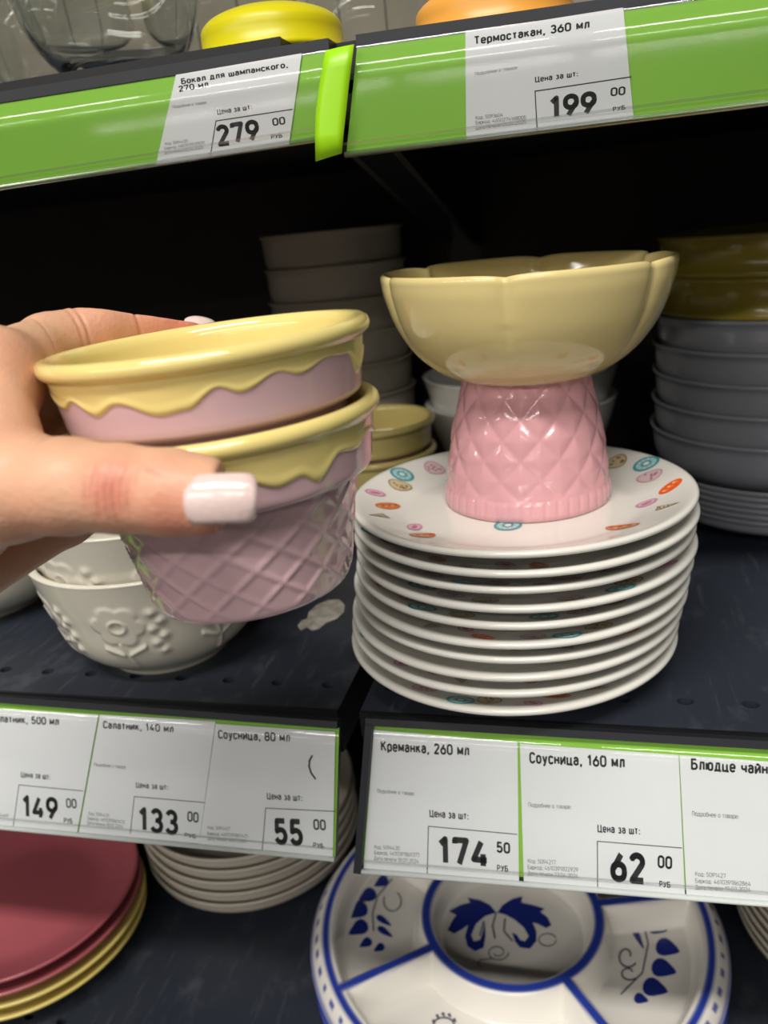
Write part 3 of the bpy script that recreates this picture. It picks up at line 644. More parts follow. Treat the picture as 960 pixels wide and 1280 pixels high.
thm = [(P(-80, 640, 19.5), 1.5), (P(15, 606, 18.2), 1.2), (P(85, 608, 17.6), .97), (P(150, 611, 17.2), .86), (P(215, 616, 16.95), .83), (P(262, 621, 16.85), .68), (P(290, 623, 16.9), .52)]
wrist = P(-270, 640, 21.5); elbow = P(-520, 900, 19.0)
palm = [(wrist, 2.3, idx[0][0], 1.05), (wrist, 2.2, mid[0][0], 1.15), (wrist, 2.1, rng[0][0], 1.1), (wrist, 2.0, pky[0][0], 1.05), (wrist, 2.0, thm[0][0], 1.5),
        (idx[0][0], 1.1, mid[0][0], 1.05), (mid[0][0], 1.05, rng[0][0], 1.0), (rng[0][0], 1.0, pky[0][0], .95), (thm[0][0], 1.4, pky[0][0], 1.0), (thm[0][0], 1.5, idx[0][0], 1.1),
        (P(-12, 490, 20.4), .95, P(2, 565, 18.9), 1.0), (elbow, 3.2, wrist, 2.3)]
st = .1
lo = np.array([-25., -11., 13.5]); hi = np.array([-3.2, 6.2, 31.5])
dims = np.ceil((hi-lo)/st).astype(int)
G = np.full(dims, 9.0, np.float32)
gx = [(lo[i]+st*np.arange(dims[i])).astype(np.float32) for i in range(3)]
def smin(a, b, k):
    h = np.clip(.5+.5*(b-a)/k, 0, 1); return b+(a-b)*h-k*h*(1-h)
def rcone(X, a, ra, b, rb):
    ba = b-a; L2 = float(ba@ba); pa = X-a
    h = np.clip((pa@ba.astype(np.float32))/L2, 0, 1)
    d = pa-h[..., None]*ba.astype(np.float32)
    return np.sqrt((d*d).sum(-1))-(ra+(rb-ra)*(h*h*(3-2*h)*.35+h*.65))
def put(Gt, segs, k):
    for a, ra, b, rb in segs:
        m0 = np.minimum(a, b)-max(ra, rb)-1.3; m1 = np.maximum(a, b)+max(ra, rb)+1.3
        i0 = np.clip(((m0-lo)/st).astype(int), 0, dims); i1 = np.clip(((m1-lo)/st).astype(int)+1, 0, dims)
        if (i1 <= i0).any(): continue
        sl = tuple(slice(p, q) for p, q in zip(i0, i1))
        X = np.stack(np.meshgrid(*[gx[i][sl[i]] for i in range(3)], indexing='ij'), -1)
        Gt[sl] = smin(Gt[sl], rcone(X, a.astype(np.float32), ra, b.astype(np.float32), rb), k)
put(G, palm, .55)
for ch, k in ((idx, .3), (mid, .3), (rng, .3), (pky, .3), (thm, .5)):
    put(G, [(a, ra, b, rb) for (a, ra), (b, rb) in zip(ch, ch[1:])], k)
for ax in range(3):                                            # close the surface at the far end of the forearm
    s0 = [slice(None)]*3; s0[ax] = 0; G[tuple(s0)] = np.maximum(G[tuple(s0)], .3); s0[ax] = -1; G[tuple(s0)] = np.maximum(G[tuple(s0)], .3)
def surface_nets(G):
    ins = G < 0; nx, ny, nz = G.shape
    acc = np.zeros((nx-1, ny-1, nz-1, 3), np.float32); cnt = np.zeros((nx-1, ny-1, nz-1), np.float32)
    for ax in range(3):
        a = [slice(None)]*3; b = [slice(None)]*3; a[ax] = slice(0, -1); b[ax] = slice(1, None)
        g0, g1 = G[tuple(a)], G[tuple(b)]; cross = (g0 < 0) != (g1 < 0); t = np.where(cross, g0/np.where(cross, g0-g1, 1), 0)
        o = [x for x in range(3) if x != ax]
        for du in (0, 1):
            for dv in (0, 1):
                s = [slice(None)]*3
                s[o[0]] = slice(du, G.shape[o[0]]-1+du); s[o[1]] = slice(dv, G.shape[o[1]]-1+dv)
                c = cross[tuple(s)]; cnt += c
                acc[..., ax] += np.where(c, t[tuple(s)], 0); acc[..., o[0]] += c*du; acc[..., o[1]] += c*dv
    act = cnt > 0; ids = -np.ones(cnt.shape, int); ids[act] = np.arange(act.sum())
    V = (acc[act]/cnt[act][:, None]+np.argwhere(act)); quads = []
    for ax in range(3):
        a = [slice(None)]*3; b = [slice(None)]*3; a[ax] = slice(0, -1); b[ax] = slice(1, None)
        i0, i1 = ins[tuple(a)], ins[tuple(b)]; e = np.argwhere(i0 != i1); fl = i0[tuple(e.T)]
        o = [(1, 2), (2, 0), (0, 1)][ax]
        e0, f0 = e, fl
        ok = (e0[:, o[0]] > 0) & (e0[:, o[1]] > 0) & (e0[:, o[0]] < G.shape[o[0]]-1) & (e0[:, o[1]] < G.shape[o[1]]-1); e0, f0 = e0[ok], f0[ok]
        def idc(d0, d1):
            q = e0.copy(); q[:, o[0]] -= d0; q[:, o[1]] -= d1; return ids[tuple(q.T)]
        Q = np.stack([idc(1, 1), idc(0, 1), idc(0, 0), idc(1, 0)], 1); Q[~f0] = Q[~f0][:, ::-1]; quads.append(Q)
    return V, np.concatenate(quads)
HV, HQ = surface_nets(G)
HV = HV*st+lo
# a few relaxing passes take the grid steps out
E_ = np.concatenate([HQ[:, [0, 1]], HQ[:, [1, 2]], HQ[:, [2, 3]], HQ[:, [3, 0]]])
deg = np.bincount(E_.ravel(), minlength=len(HV)).astype(float)
def relax(V, lam):
    s = np.zeros_like(V); 
    for i in range(3): s[:, i] = np.bincount(E_[:, 0], V[E_[:, 1], i], len(V))+np.bincount(E_[:, 1], V[E_[:, 0], i], len(V))
    return V+lam*(s/deg[:, None]-V)
for _ in range(4): HV = relax(HV, .5); HV = relax(HV, -.52)
def subdivide(V, Q):
    n = len(V); E = np.concatenate([Q[:, [0, 1]], Q[:, [1, 2]], Q[:, [2, 3]], Q[:, [3, 0]]]); E.sort(1)
    U, inv = np.unique(E, axis=0, return_inverse=True); inv = inv.ravel().reshape(4, -1)
    em = V[U].mean(1); fm = V[Q].mean(1); k = len(U); m = len(Q); e = inv+n; f = np.arange(m)+n+k
    Q2 = np.concatenate([np.stack([Q[:, i], e[i], f, e[(i+3) % 4]], 1) for i in range(4)])
    return np.concatenate([V, em, fm]), Q2
HV, HQ = subdivide(HV, HQ)
E_ = np.concatenate([HQ[:, [0, 1]], HQ[:, [1, 2]], HQ[:, [2, 3]], HQ[:, [3, 0]]]); deg = np.bincount(E_.ravel(), minlength=len(HV)).astype(float)
for _ in range(2): HV = relax(HV, .5); HV = relax(HV, -.5)
# skin colour: pinker over joints and fingertips; shallow creases at the joints
skin = np.array(lin((226, 176, 144))); pinkc = np.array(lin((212, 122, 104))); shadec = np.array(lin((178, 96, 80)))
red = np.zeros(len(HV))
def near(p, s, w):
    global red
    red = np.maximum(red, w*np.exp(-((HV-p)**2).sum(1)/(s*s)))
near(P(143, 612, 16.4), .62, .85); near(P(215, 640, 16.5), .75, .75); near(P(205, 600, 16.3), .5, .35); near(P(270, 650, 16.6), .6, .8); near(P(60, 640, 17.4), .9, .3)
near(idx[4][0], 1.3, 1.0); near(idx[3][0], 1.2, .75); near(idx[2][0], 1.1, .5); near(P(20, 450, 20.5), .9, .35); near(P(20, 560, 18.2), 1.0, .2)
for ch in (mid, rng, pky): near(ch[-1][0], 1.2, .7)
nrm = np.zeros_like(HV); qn = np.cross(HV[HQ[:, 2]]-HV[HQ[:, 0]], HV[HQ[:, 3]]-HV[HQ[:, 1]])
for i in range(4): np.add.at(nrm, HQ[:, i], qn)
nrm /= np.linalg.norm(nrm, axis=1)[:, None]+1e-9
dd = np.zeros(len(HV)); dk = np.zeros(len(HV))
def crease(c, d, reach, depth, wid, bend=0.0):
    global dd, dk
    d = d/np.linalg.norm(d); q = HV-c; up_ = q[:, 1]; s = q@d + bend*up_*up_
    w = np.exp(-(s/wid)**2)*np.clip(1.4-1.4*np.linalg.norm(q, axis=1)/reach, 0, 1); dd -= depth*w; dk = np.maximum(dk, w)
tdir = thm[4][0]-thm[2][0]
for px, py, rc, de, be in ((118, 606, .55, .03, .1), (127, 622, .6, .034, .05), (139, 612, .75, .045, .0), (147, 620, .8, .045, -.03), (157, 608, .7, .04, -.08), (167, 618, .6, .034, -.12), (178, 600, .4, .02, 0), (108, 615, .4, .02, .1)):
    crease(P(px, py, 16.4), tdir, rc, de, .05, be)
crease(P(192, 590, 16.2), np.array([.5, 1, 0]), .5, .02, .05); crease(P(60, 560, 17.6), np.array([1, -.3, 0]), .8, .03, .07); crease(P(45, 575, 17.6), np.array([1, -.2, 0]), .7, .025, .06)
idd = idx[3][0]-idx[1][0]
for px, de in ((96, .03), (104, .04), (166, .04), (56, .02)): crease(P(px, 408, far_on(px, 411, 4.5+.1)), idd, 1.25, de, .055)
for a_, c_ in ((.035, 5.1), (.025, 11.)): dd += a_*.15*np.sin(HV[:, 0]*c_*.7+1.3*np.sin(HV[:, 1]*c_*.6))*np.sin(HV[:, 1]*c_*.8+HV[:, 2]*c_*.5)*.6
red = np.clip(red, 0, 1); cols = skin+(pinkc-skin)*red[:, None]; cols = cols+(shadec-cols)*(dk*.3)[:, None]  # crease lines tinted darker and redder, mostly shade put into the colour
HV = HV+nrm*dd[:, None]
M_skin = mat('skin', (232, 186, 158), .42, spec=.4, attr='Col', vary=.13, scale=70, bump=.22, bscale=700, sss=.2)
hw = c2w(HV); horg = c2w(wrist)[0]
hand = empty('person', horg, None, "person's left hand with glossy pink nails gripping two stacked ramekins", 'hand')
# winding: outward normals
mk('hand', hw-horg, HQ, M_skin, hand, colors=cols)
M_nail = mat('shimmer_pink_nail_polish', (232, 206, 200), .12, coat=.8, vary=.08, scale=700, bump=.15, bscale=1500)
def nail(name, centre, along, across, out, L, Wd, thick, curve):
    """a domed, squared-off nail plate"""
    V = []; Fc = []; na, nb = 16, 14
    along, across, out = [v/np.linalg.norm(v) for v in (along, across, out)]
    for lay in (0, 1):
        for i in range(na+1):
            s = i/na
            for j in range(nb+1):
                t = j/nb*2-1
                wq = (1-.75*abs(2*s-1)**9)*(1 if s > .5 else 1-.25*(1-2*s)**4) ; x = (s-.5)*L*(1-.05*t*t); y = t*Wd/2*min(1, .72+.28*wq) 
                z = -curve*(abs(t)**2.2) - .10*(2*s-1)**2 + (0 if lay else -thick)
                V.append(centre+along*x+across*y+out*z)
    n1 = (na+1)*(nb+1)
    for i in range(na):
        for j in range(nb):
            q = i*(nb+1)+j; Fc.append((q, q+1, q+nb+2, q+nb+1)); Fc.append((n1+q, n1+q+nb+1, n1+q+nb+2, n1+q+1))
    rimi = [j for j in range(nb+1)]+[i*(nb+1)+nb for i in range(1, na+1)]+[na*(nb+1)+j for j in range(nb-1, -1, -1)]+[i*(nb+1) for i in range(na-1, 0, -1)]
    for a, b in zip(rimi, rimi[1:]+rimi[:1]): Fc.append((a, n1+a, n1+b, b))
    mk(name, c2w(np.array(V))-horg, Fc, M_nail, hand)
tc_ = P(274, 621, 15.9)
nail('thumb_nail', tc_, P(320, 620, 16.2)-P(228, 623, 16.2), np.array([.02, 1, 0]), np.array([.05, .12, -1]), 1.46, 1.0, .07, .2)
nc = P(249, 400, idx[4][0][2]-.1)
nail('finger_nail', nc, np.array([1, -.12, .25]), np.array([.1, .8, .6]), np.array([.1, .6, -.8]), .95, .62, .07, .1)

# ------------------------------------------------------------------ other crockery on the shelf
def bowl_profile(R, H, foot, th, rimt=.12, fine=10):
    o = [(0, 0.12), (foot*.8, .12), (foot*.86, 0), (foot, 0)] + spline([(foot+.02, .15), (foot+(R-foot)*.55, H*.26), (R*.9, H*.62), (R-.03, H-rimt)], fine)
    i = [(R, H-rimt*.5), (R-th*.5, H), (R-th, H-rimt*.6)] + spline([(R-th-.03, H-rimt), (R*.9-th, H*.62), ((foot+(R-foot)*.5), H*.3+th*.4), (foot*.7, th+.25)], 6) + [(0, th+.2)]
    return o+i
# white embossed bowls
def flower_emboss(R, H):
    fl = []
    for k in range(7):
        t0 = .15+k*2*PI/7; fl.append((t0, H*.63, 1.0)); 
    def d(t, k, r, z):
        if k < 5 or z > H-.35 or k > 94: return r, z
        best = 0
        for t0, z0, s in fl:
            a = (t-t0+PI) % (2*PI)-PI; x = a*R*.82; y = z-z0
            if abs(x) > 2.4: continue
            q = math.hypot(x, y); an = math.atan2(y, x)
            pr = .98*(.82+.24*abs(math.cos(3*an+.4))) ; best = max(best, math.exp(-((q-pr)/.13)**2)*.5)         # petal outline
            if q < pr: best = max(best, .5)
            best = max(best, math.exp(-((q-.34)/.1)**2)) if q > .2 else .35
            # stem and two leaves
            if -2.6 < y < -.95: best = max(best, math.exp(-((x-.15*math.sin(y*2))/.1)**2)*.8)
            best = max(best, math.exp(-((y+1.75-.55*abs(x))/.14)**2)*(1 if .1 < abs(x) < .95 else 0)*.8)
            # berry sprig between flowers
            for bx, by in ((1.45, .6), (1.75, .1), (1.4, -.3), (1.8, -.75), (1.45, -1.1), (1.7, -1.6)):
                best = max(best, .9*math.exp(-(((x-bx)**2+(y-by)**2)/.045)))
        return r+.15*best, z
    return d
FB = bowl_profile(5.9, 6.1, 3.0, .4, fine=30); V, Fc = lathe(FB, 480, flower_emboss(5.9, 6.1))
FX, FY = -21.5, 33.7
o = mk('embossed_bowl', V, Fc, M_white2, None, loc=(FX, FY, 0)); tag(o, 'white bowl embossed with daisies, standing on the shelf below the held ramekins', 'bowl', 'white embossed bowls')
c = inst(o, None, (FX, FY, 2.2), 1.35); tag(c, 'white bowl embossed with daisies, nested inside the other embossed bowl', 'bowl', 'white embossed bowls')
LB = bowl_profile(6.6, 5.6, 3.2, .35); LV, LF = lathe(LB, 96)
root = empty('serving_bowl', (-36.4, 38.4, 0), None, 'white bowl with an orange inside beside the embossed bowls', 'bowl')
mk('outside', LV, LF, M_white2, root)
IV, IF = lathe([(6.22, 5.5), (6.12, 5.1)] + spline([(5.8, 4.2), (4.9, 2.4), (3.3, 1.2), (0, .75)], 6), 96); mk('orange_glaze', IV, IF, M_orange, root)
# thin ragged pale patch on the shelf
pts = [(372, 783), (377, 776), (384, 774), (386, 766), (396, 757), (410, 751), (424, 750), (431, 757), (430, 766), (421, 774), (408, 779), (400, 786), (390, 789), (384, 785), (376, 789)]
w = [atz(x, y, .0) for x, y in pts]; oc = sum(w)/len(w)
V = [q-oc+np.array([0, 0, .02]) for q in w]+[q-oc+np.array([0, 0, .045]) for q in w]; n = len(w)
o = mk('pale_patch', V, [tuple(range(n-1, -1, -1)), tuple(range(n, 2*n))]+[(i, (i+1) % n, n+(i+1) % n, n+i) for i in range(n)], mat('mottled_pale', (178, 172, 160), .5, vary=.55, scale=160), None, loc=oc, smooth=False)
tag(o, 'thin ragged pale patch on the shelf between the embossed bowls and the saucers', 'sticker')
# grey and olive bowls in the tall stack beside the saucers
SX, SY = 11.2, 53.0
def zpx(px, py): return aty(px, py, SY-1)[2]
def coupe(R, H, foot, th=.3):
    return [(0, .1), (foot*.85, .1), (foot*.9, 0), (foot, 0), (foot+.15, .2)] + spline([(foot+.2, .25), (R*.8, H*.28), (R*.955, H*.55), (R-.08, H-.3)], 5) + \
        [(R+.04, H-.22), (R+.08, H-.1), (R+.02, H), (R-th*.6, H-.03), (R-th, H-.2)] + spline([(R-th-.02, H-.3), (R*.94-th, H*.55), (R*.76, H*.3+th), (foot*.9, th+.3)], 4)+[(0, th+.25)]
def nest(R, H, foot, sp, clear=.13):
    """coupe whose foot stands on the floor of the piece below, sp higher"""
    out = [(0, .1), (foot*.85, .1), (foot*.9, 0), (foot, 0), (foot+.15, .2)] + spline([(foot+.2, .25), (R*.8, H*.28), (R*.955, H*.55), (R-.08, H-.3)], 5) + [(R+.04, H-.22), (R+.08, H-.1), (R+.02, H), (R-.1, H-.02)]
    ins = [(r+clear, z+sp-.008) for r, z in out[3:-4] if z+sp < H-.06]
    k = [(r, z) for r, z in ins if r < R-.12]
    return out + list(reversed(k)) + [(0, sp-.008)]
rims = [zpx(818, 392), zpx(816, 427), zpx(813, 459), zpx(814, 495), zpx(811, 531)]
gsp = (rims[0]-rims[4])/4; gbase = rims[4]-4.2
gb = mk('grey_bowl', *lathe(nest(7.5, 4.2, 3.9, gsp), 96), M_grey)
names = ['topmost grey bowl of the tall stack, just under the olive bowls', 'second grey bowl from the top of the tall stack beside the saucers', 'third grey bowl from the top of the tall stack beside the saucers', 'fourth grey bowl from the top of the tall stack beside the saucers', 'lowest deep grey bowl in the tall stack, resting on the grey plates']
for k in range(5):
    q = gb if k == 0 else inst(gb)
    q.location = ((SX+[.06, .0, .06, .02, -.03][k])*S, SY*S, (gbase+gsp*(4-k))*S); tag(q, names[k], 'bowl', 'grey bowls in the tall stack')
nP = 6; psp = gbase/nP
gp = mk('grey_plate', *lathe(nest(7.0, 1.9, 4.2, psp), 96), M_grey)
for k in range(nP):
    q = gp if k == 0 else inst(gp)
    q.location = ((SX+.02*math.sin(k*2.1))*S, SY*S, psp*k*S)
    tag(q, ['lowest grey plate of the tall stack, resting on the shelf', 'second grey plate from the shelf in the tall stack', 'third grey plate from the shelf in the tall stack', 'fourth grey plate from the shelf in the tall stack', 'second grey plate below the deep grey bowls', 'grey plate directly below the deep grey bowls'][k], 'plate', 'grey plates in the tall stack')
ob = mk('olive_bowl', *lathe([(0, .1), (6.8, .1), (6.9, 0), (7.36, 0), (7.42, .08), (7.42, .3), (7.34, .4), (7.34, 1.85), (7.44, 1.95), (7.46, 2.1), (7.38, 2.2), (7.12, 2.2), (7.02, 2.05), (6.95, .7), (6.5, .5), (0, .45)], 96), M_olive)
for k in range(2):
    q = ob if k == 0 else inst(ob)
    q.location = ((SX+.06)*S, SY*S, (rims[0]-.022+2.203*k)*S)
    tag(q, ['lower of two olive bowls on the grey bowls', 'upper of two olive bowls crowning the grey stack'][k], 'bowl', 'olive bowls on the grey stack')
# white cups stacked at the back
wc = mk('white_cup', *lathe(nest(5.45, 5.2, 3.6, 2.42), 72), mat('stone_white_glaze', (186, 180, 164), .25, vary=.05, scale=15))
WX, WY = -19.3, 63.0
for k in range(7):
    q = wc if k == 0 else inst(wc)
    q.location = ((WX+.04*math.sin(k*1.7))*S, WY*S, (k*2.42)*S)
    tag(q, 'white cup, %s in the tall stack behind the hand' % (['lowest', 'second from the shelf', 'third from the shelf', 'fourth from the shelf', 'third from the top', 'second from the top', 'topmost'][k]), 'cup', 'white cups stacked at the back')
WB_SP = 2.1
bw = mk('white_bowl', *lathe(bowl_profile(7.3, 6.4, 3.2, .58), 96), M_white)
bz = aty(650, 480, 62.5)[2]
for k in range(2):
    q = bw if k == 0 else inst(bw)
    q.location = ((-5.4-.03*k)*S, 62.1*S, (WB_SP*k)*S)
    tag(q, ['white bowl on the shelf behind the dessert dish, lower of its pair', 'white bowl nested in another behind the dessert dish'][k], 'bowl', 'white bowls behind the dessert dish')

# ------------------------------------------------------------------ lower shelf
ZL = -24.5
# blue and white compartment dish
BX, BY, BZ = -5.1, 38.6, -20.76
R0 = 12.5
def ang_of(px, py):
    p = atz(px, py, BZ); return math.atan2(p[0]-BX, -(p[1]-BY))     # 0 = towards the viewer
A1, A2 = ang_of(412, 1240), ang_of(745, 1270)
step = (A2-A1); 
divs = [A1+i*2*PI/5 for i in range(5)] if abs(step-2*PI/5) < .35 else [A1, A2] + [A2+(2*PI-step)*(i+1)/4 for i in range(3)]
nt_, nr_ = 420, 124
rs = np.linspace(0, R0, nr_); ts = np.arange(nt_)*2*PI/nt_
Rg, Tg = np.meshgrid(rs, ts, indexing='ij')
def sst(x, a, b): t = np.clip((x-a)/(b-a), 0, 1); return t*t*(3-2*t)
ring = np.abs(Rg-5.25)
dv = np.full_like(Rg, 99.)
for a in divs:
    da = (Tg-a+PI) % (2*PI)-PI; dv = np.minimum(dv, np.where(np.abs(da) < 1.2, np.abs(Rg*np.sin(da)), 99))
dv = np.where(Rg > 5.0, dv, 99)
edge = np.minimum(np.minimum(ring, dv), np.maximum(11.35-Rg, 0))
Zg = -1.75*sst(edge, .28, .95)
Zg = np.where(Rg > 11.35, 0, Zg) - 1.0*sst(Rg, 11.75, 12.75)
white = np.array(lin((232, 228, 220))); blue = np.array(lin((44, 66, 160)))
mb = np.maximum(1-sst(np.minimum(ring, dv), .2, .36), 0)
mb = np.where(Rg > 11.4, 0, mb)
mb = np.maximum(mb, sst(Rg, 11.2, 11.32)*(1-sst(Rg, 11.62, 11.74)))
dots = (np.abs(Rg-12.02) < .1)*(np.cos(Tg*64) > .3)
mb = np.maximum(mb, dots*.9); mb = np.maximum(mb, sst(Rg, 12.28, 12.34)*.75)
Cg = white+(blue-white)*mb[..., None]
V = [(r*math.sin(t), -r*math.cos(t), z) for r, t, z in zip(Rg.ravel(), Tg.ravel(), Zg.ravel())]
Fc = []
for i in range(nr_-1):
    for j in range(nt_):
        j2 = (j+1) % nt_; Fc.append((i*nt_+j, i*nt_+j2, (i+1)*nt_+j2, (i+1)*nt_+j) if i else (j2, nt_+j2, nt_+j, j) if False else (i*nt_+j2, i*nt_+j, (i+1)*nt_+j, (i+1)*nt_+j2))
Fc = [tuple(reversed(f)) if k < nt_ else f for k, f in enumerate(Fc)]
root = empty('compartment_dish', (BX, BY, BZ), None, 'white compartment dish with cobalt blue dividers and hand painted flowers, topmost of its stack', 'serving dish', 'blue and white compartment dishes')
mk('dish_top', V, Fc, M_attr, root, colors=Cg.reshape(-1, 3))
under = [(12.48, -.82), (12.5, -.95), (12.4, -1.05), (11.5, -1.2), (10.6, -2.0), (10.2, -2.15), (0, -2.15)]
UV_, UF = lathe(under, 160)
uc = np.array([white if abs(math.hypot(x, y)-12.48) > .08 else blue*.6+white*.4 for x, y, z in UV_]); mk('dish_underside', UV_, UF, M_attr, root, colors=uc)
# painted motifs
pcount = [0]
def flat_pt(px, py, lev): 
    p = atz(px, py, BZ+lev); return (p[0]-BX, p[1]-BY, lev+.02)
def paint(poly, lev, which=0):
    pcount[0] += 1; e = .0015*(pcount[0] % 12)
    mk('painted_petal', [(q[0], q[1], q[2]+e) for q in (flat_pt(x, y, lev) for x, y in poly)], [tuple(range(len(poly)))], M_cobalt if which == 0 else M_greyink, root, smooth=False)
def drop(cx, cy, a, b, ang, lev=-1.75, which=0, n=14, tip=.5):
    pl_ = []
    for i in range(n):
        t = 2*PI*i/n; x = a*math.cos(t)*(1+tip*max(0, math.cos(t))**4); y = b*math.sin(t)*(1-.25*math.cos(t))
        pl_.append((cx+x*math.cos(ang)-y*math.sin(ang), cy+x*math.sin(ang)+y*math.cos(ang)))
    paint(pl_, lev, which)
def line(pts, wpx, lev=-1.75, which=1):
    V = []; n = len(pts)
    for i, (x, y) in enumerate(pts):
        (x0, y0), (x1, y1) = pts[max(i-1, 0)], pts[min(i+1, n-1)]; d = math.hypot(x1-x0, y1-y0)+1e-6
        nx_, ny_ = -(y1-y0)/d*wpx/2, (x1-x0)/d*wpx/2
        V += [flat_pt(x-nx_, y-ny_, lev), flat_pt(x+nx_, y+ny_, lev)]
    mk('painted_stem', [(q[0], q[1], q[2]+.02) for q in V], [(2*i, 2*i+2, 2*i+3, 2*i+1) for i in range(n-1)], M_greyink, root, smooth=False)
def z8(x, y): return 400+x/3.2, 1080+y/3.2
for pol in (((705, 195), (680, 165), (640, 145), (590, 135), (600, 155), (560, 165), (515, 190), (545, 205), (530, 225), (510, 265), (535, 280), (570, 262), (592, 245), (580, 290), (590, 330), (620, 350), (655, 335), (662, 290), (660, 230), (650, 280), (640, 305), (615, 310), (605, 285), (625, 240), (660, 210)),
            ((710, 195), (730, 165), (770, 140), (810, 130), (805, 155), (850, 165), (900, 180), (880, 192), (910, 215), (925, 245), (905, 258), (870, 240), (850, 235), (865, 270), (865, 310), (840, 340), (800, 335), (780, 310), (768, 275), (788, 285), (800, 305), (820, 310), (835, 290), (815, 255), (780, 225), (745, 205))):
    paint([z8(*q) for q in pol], -1.75)
line([z8(*q) for q in ((705, 195), (690, 250), (700, 300))], 2); line([z8(*q) for q in ((740, 220), (735, 270), (770, 310))], 2); line([z8(*q) for q in ((655, 230), (640, 290))], 2)
line([z8(710+45*math.cos(t)*(1-t/14), 355+34*math.sin(t)*(1-t/14)) for t in np.linspace(0, 9, 30)], 1.3); line([z8(*q) for q in ((690, 380), (640, 385), (630, 405), (645, 412))], 1.3)
line([z8(910+35*math.cos(t), 305+25*math.sin(t)) for t in np.linspace(0, 6, 18)], 1.3)
for x, y, a in ((250, 70, 8), (195, 125, 10), (155, 185, 12), (160, 255, 11), (187, 315, 7), (240, 335, 6)): drop(*z8(x, y), a*.95, a*.85, 2.6, tip=.6)
for x, y in ((250, 225), (255, 270)): drop(*z8(x, y), 9, 4, .6)
line([z8(*q) for q in ((290, 60), (230, 130), (210, 200), (215, 270))], 1.6); line([z8(290+35*math.cos(t), 150+40*math.sin(t)) for t in np.linspace(-1, 3.6, 18)], 1.4)
def z9(x, y): return 380+x/1.655, 860+y/1.655
for x, y, a in ((665, 455, 5.5), (698, 465, 6.5), (728, 495, 10), (748, 537, 12.5), (740, 580, 13), (722, 620, 13), (695, 643, 7.5)): drop(*z9(x, y), a, a*.88, .3, tip=.5)
for x, y, a, an in ((690, 515, 12, 1.1), (672, 488, 9, .5)): drop(*z9(x, y), a, 3.6, an)
line([z9(*q) for q in ((700, 480), (712, 530), (700, 590), (655, 635))], 2); line([z9(668+24*math.cos(t)*(1-t/9), 555+28*math.sin(t)*(1-t/9)) for t in np.linspace(.6, 6.5, 26)], 2.2)
line([z9(672+22*math.cos(t)*(1-t/9), 590+18*math.sin(t)*(1-t/9)) for t in np.linspace(.8, 6, 22)], 2)
line([z8(495+42*math.cos(t), 648+32*math.sin(t)) for t in np.linspace(PI, 2*PI, 16)], 2.2)
for x, y in ((470, 610), (493, 602), (518, 606), (538, 626), (455, 630)): drop(*z8(x, y), 2.6, 2, 1, which=1)
rimprof = [(0, -1.36), (10.15, -1.36), (10.62, -1.27), (11.5, -.5), (12.25, -.48), (12.45, -.6), (12.5, -.75), (12.45, -.9), (12.3, -1.02), (11.5, -1.21), (10.6, -2.0), (10.2, -2.15), (0, -2.15)]
RV, RF = lathe(rimprof, 160)
rc = np.array([(blue if k in (5, 6) else blue*.5+white*.5 if k == 4 else white) for k, q_ in enumerate(rimprof) for _ in range(160 if q_[0] > 0 else 1)])
bb = None
for k in range(2):
    lab = ['compartment dish with blue striped rim directly under the painted dish', 'compartment dish with blue rim at the bottom of its stack'][k]
    q = mk('compartment_dish', RV, RF, M_attr, None, colors=rc) if bb is None else inst(bb)
    bb = bb or q
    q.location = ((BX+[.01, -.01][k])*S, BY*S, (BZ-.8*(k+1))*S); tag(q, lab, 'serving dish', 'blue and white compartment dishes')
# maroon and yellow plates
def plate_prof(R, dep, foot):
    return spline([(0, -dep), (R*.5, -dep), (R*.68, -dep+.1), (R*.85, -dep*.5), (R-.15, -.03)], 6)+[(R-.05, 0), (R+.02, -.08), (R, -.2)]+spline([(R-.1, -.26), (R*.83, -dep*.55-.3), (R*.66, -dep-.22), (foot, -dep-.3)], 4)+[(foot-.05, -dep-.85), (foot-.25, -dep-.85), (foot-.3, -dep-.28), (0, -dep-.28)]
MX, MY = -37.6, 35.3
pv = lathe(plate_prof(7.6, 1.1, 4.2), 120)
for k, (m_, lab, cat) in enumerate(((M_maroon, 'maroon plate, topmost of the stack on the lower shelf', 'plate'), (M_maroon, 'maroon plate directly under the topmost maroon plate', 'plate'), (M_butter, 'butter yellow plate under the maroon plates', 'plate'), (M_butter, 'butter yellow plate lowest of the stack with maroon plates', 'plate'))):
    o = mk('maroon_plate' if k < 2 else 'yellow_plate', *pv, m_, None, loc=(MX+[0, .15, .3, .25][k], MY+[0, -.1, -.1, -.2][k], -20.0-.85*k)); tag(o, lab, cat, 'plates of the maroon and yellow stack')
V = []; Fc = []
# light grey plates under the left rail
pg = mk('beige_plate', *lathe(nest(7.9, 2.4, 4.4, .95), 110), M_beige)
for k in range(5):
    q = pg if k == 0 else inst(pg)
    q.location = ((-25.2+.05*math.sin(3*k))*S, 45.6*S, (ZL+.95*k)*S)
    tag(q, 'beige plate, %s in the stack beside the maroon plates' % ['lowest', 'second from the shelf', 'third from the shelf', 'fourth from the shelf', 'topmost'][k], 'plate', 'beige plates on the lower shelf')
pr_ = mk('white_plate', *lathe(nest(8.4, 1.9, 4.6, .68), 110), M_beige)
for k in range(9):
    q = pr_ if k == 0 else inst(pr_)
    q.location = ((17.0+.04*math.sin(5*k))*S, 43.5*S, (ZL+.68*k)*S)
    tag(q, 'pale plate, %s in the stack beside the blue compartment dish' % ['lowest', 'second from the shelf', 'third from the shelf', 'fourth from the shelf', 'fifth from the shelf', 'sixth from the shelf', 'seventh from the shelf', 'second from the top', 'topmost'][k], 'plate', 'pale plates beside the blue dish')

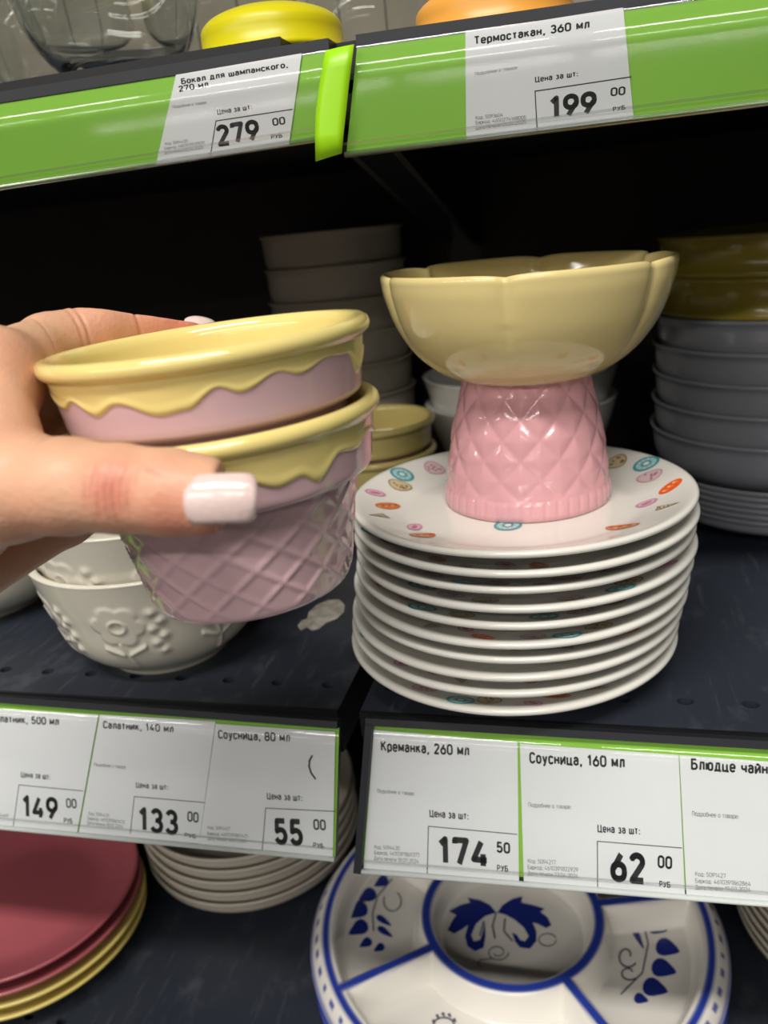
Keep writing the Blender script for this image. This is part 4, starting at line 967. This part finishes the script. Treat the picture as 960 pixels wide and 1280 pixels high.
# ------------------------------------------------------------------ on the upper shelf
M_glass = glass('clear_glass', (246, 250, 248))
gp_ = [(0, .25), (2.0, .2), (2.25, 0), (2.4, .05), (2.45, .4)] + spline([(2.1, .75), (2.3, 1.1), (3.3, 2.0), (4.1, 3.6), (4.3, 5.6), (4.0, 8.0), (3.6, 10.2)], 6) + [(3.5, 10.3), (3.4, 10.2)] + spline([(3.42, 10.1), (3.82, 8.0), (4.12, 5.6), (3.92, 3.7), (3.1, 2.2), (1.8, 1.45), (0, 1.3)], 6)
gv = lathe(gp_, 72); g0 = None
for k, (x, y) in enumerate(((-21.7, 39.5), (-32.6, 39.0), (-30.0, 48.5), (-20.2, 49.5), (-13.5, 58), (-39, 50))):
    q = mk('drinking_glass', *gv, M_glass) if g0 is None else inst(g0)
    g0 = g0 or q
    q.location = (x*S, y*S, 26.36*S); tag(q, ['clear round bottomed glass in the front row above the left green price rail', 'clear round bottomed glass in the front row above the left green price rail', 'clear glass in the row behind, above the left green price rail', 'clear glass in the row behind, above the left green price rail', 'clear glass far back behind the yellow lid', 'clear glass in the row behind, above the left green price rail'][k], 'glass', ['front row of clear glasses', 'front row of clear glasses', 'back row of clear glasses', 'back row of clear glasses', 'back row of clear glasses', 'back row of clear glasses'][k])
def lid(loc, c, label, R):
    m_ = mat('lid_'+label.split()[0], c, .35, vary=.06, scale=20)
    o = mk('cup_lid', *lathe([(0, 1.6), (0, 1.85)] + spline([(R*.3, 1.83), (R*.6, 1.7), (R*.85, 1.45), (R*.96, 1.22), (R, 1.05)], 5) + [(R+.02, .8), (R+.02, .25), (R+.1, .2), (R+.1, .02), (R+.02, 0), (R-.15, 0), (R-.15, .9), (R*.7, 1.4), (0, 1.6)], 72), m_, None, loc=loc)
    tag(o, label, 'lid'); return o
lid((-12.35, 35.2, 26.36), (214, 204, 10), 'yellow domed plastic cup lid at the edge of the upper shelf beside the glasses', 2.82)
lid((-3.5, 35.4, 25.86), (240, 168, 70), 'orange domed plastic cup lid at the edge of the upper shelf', 2.95)
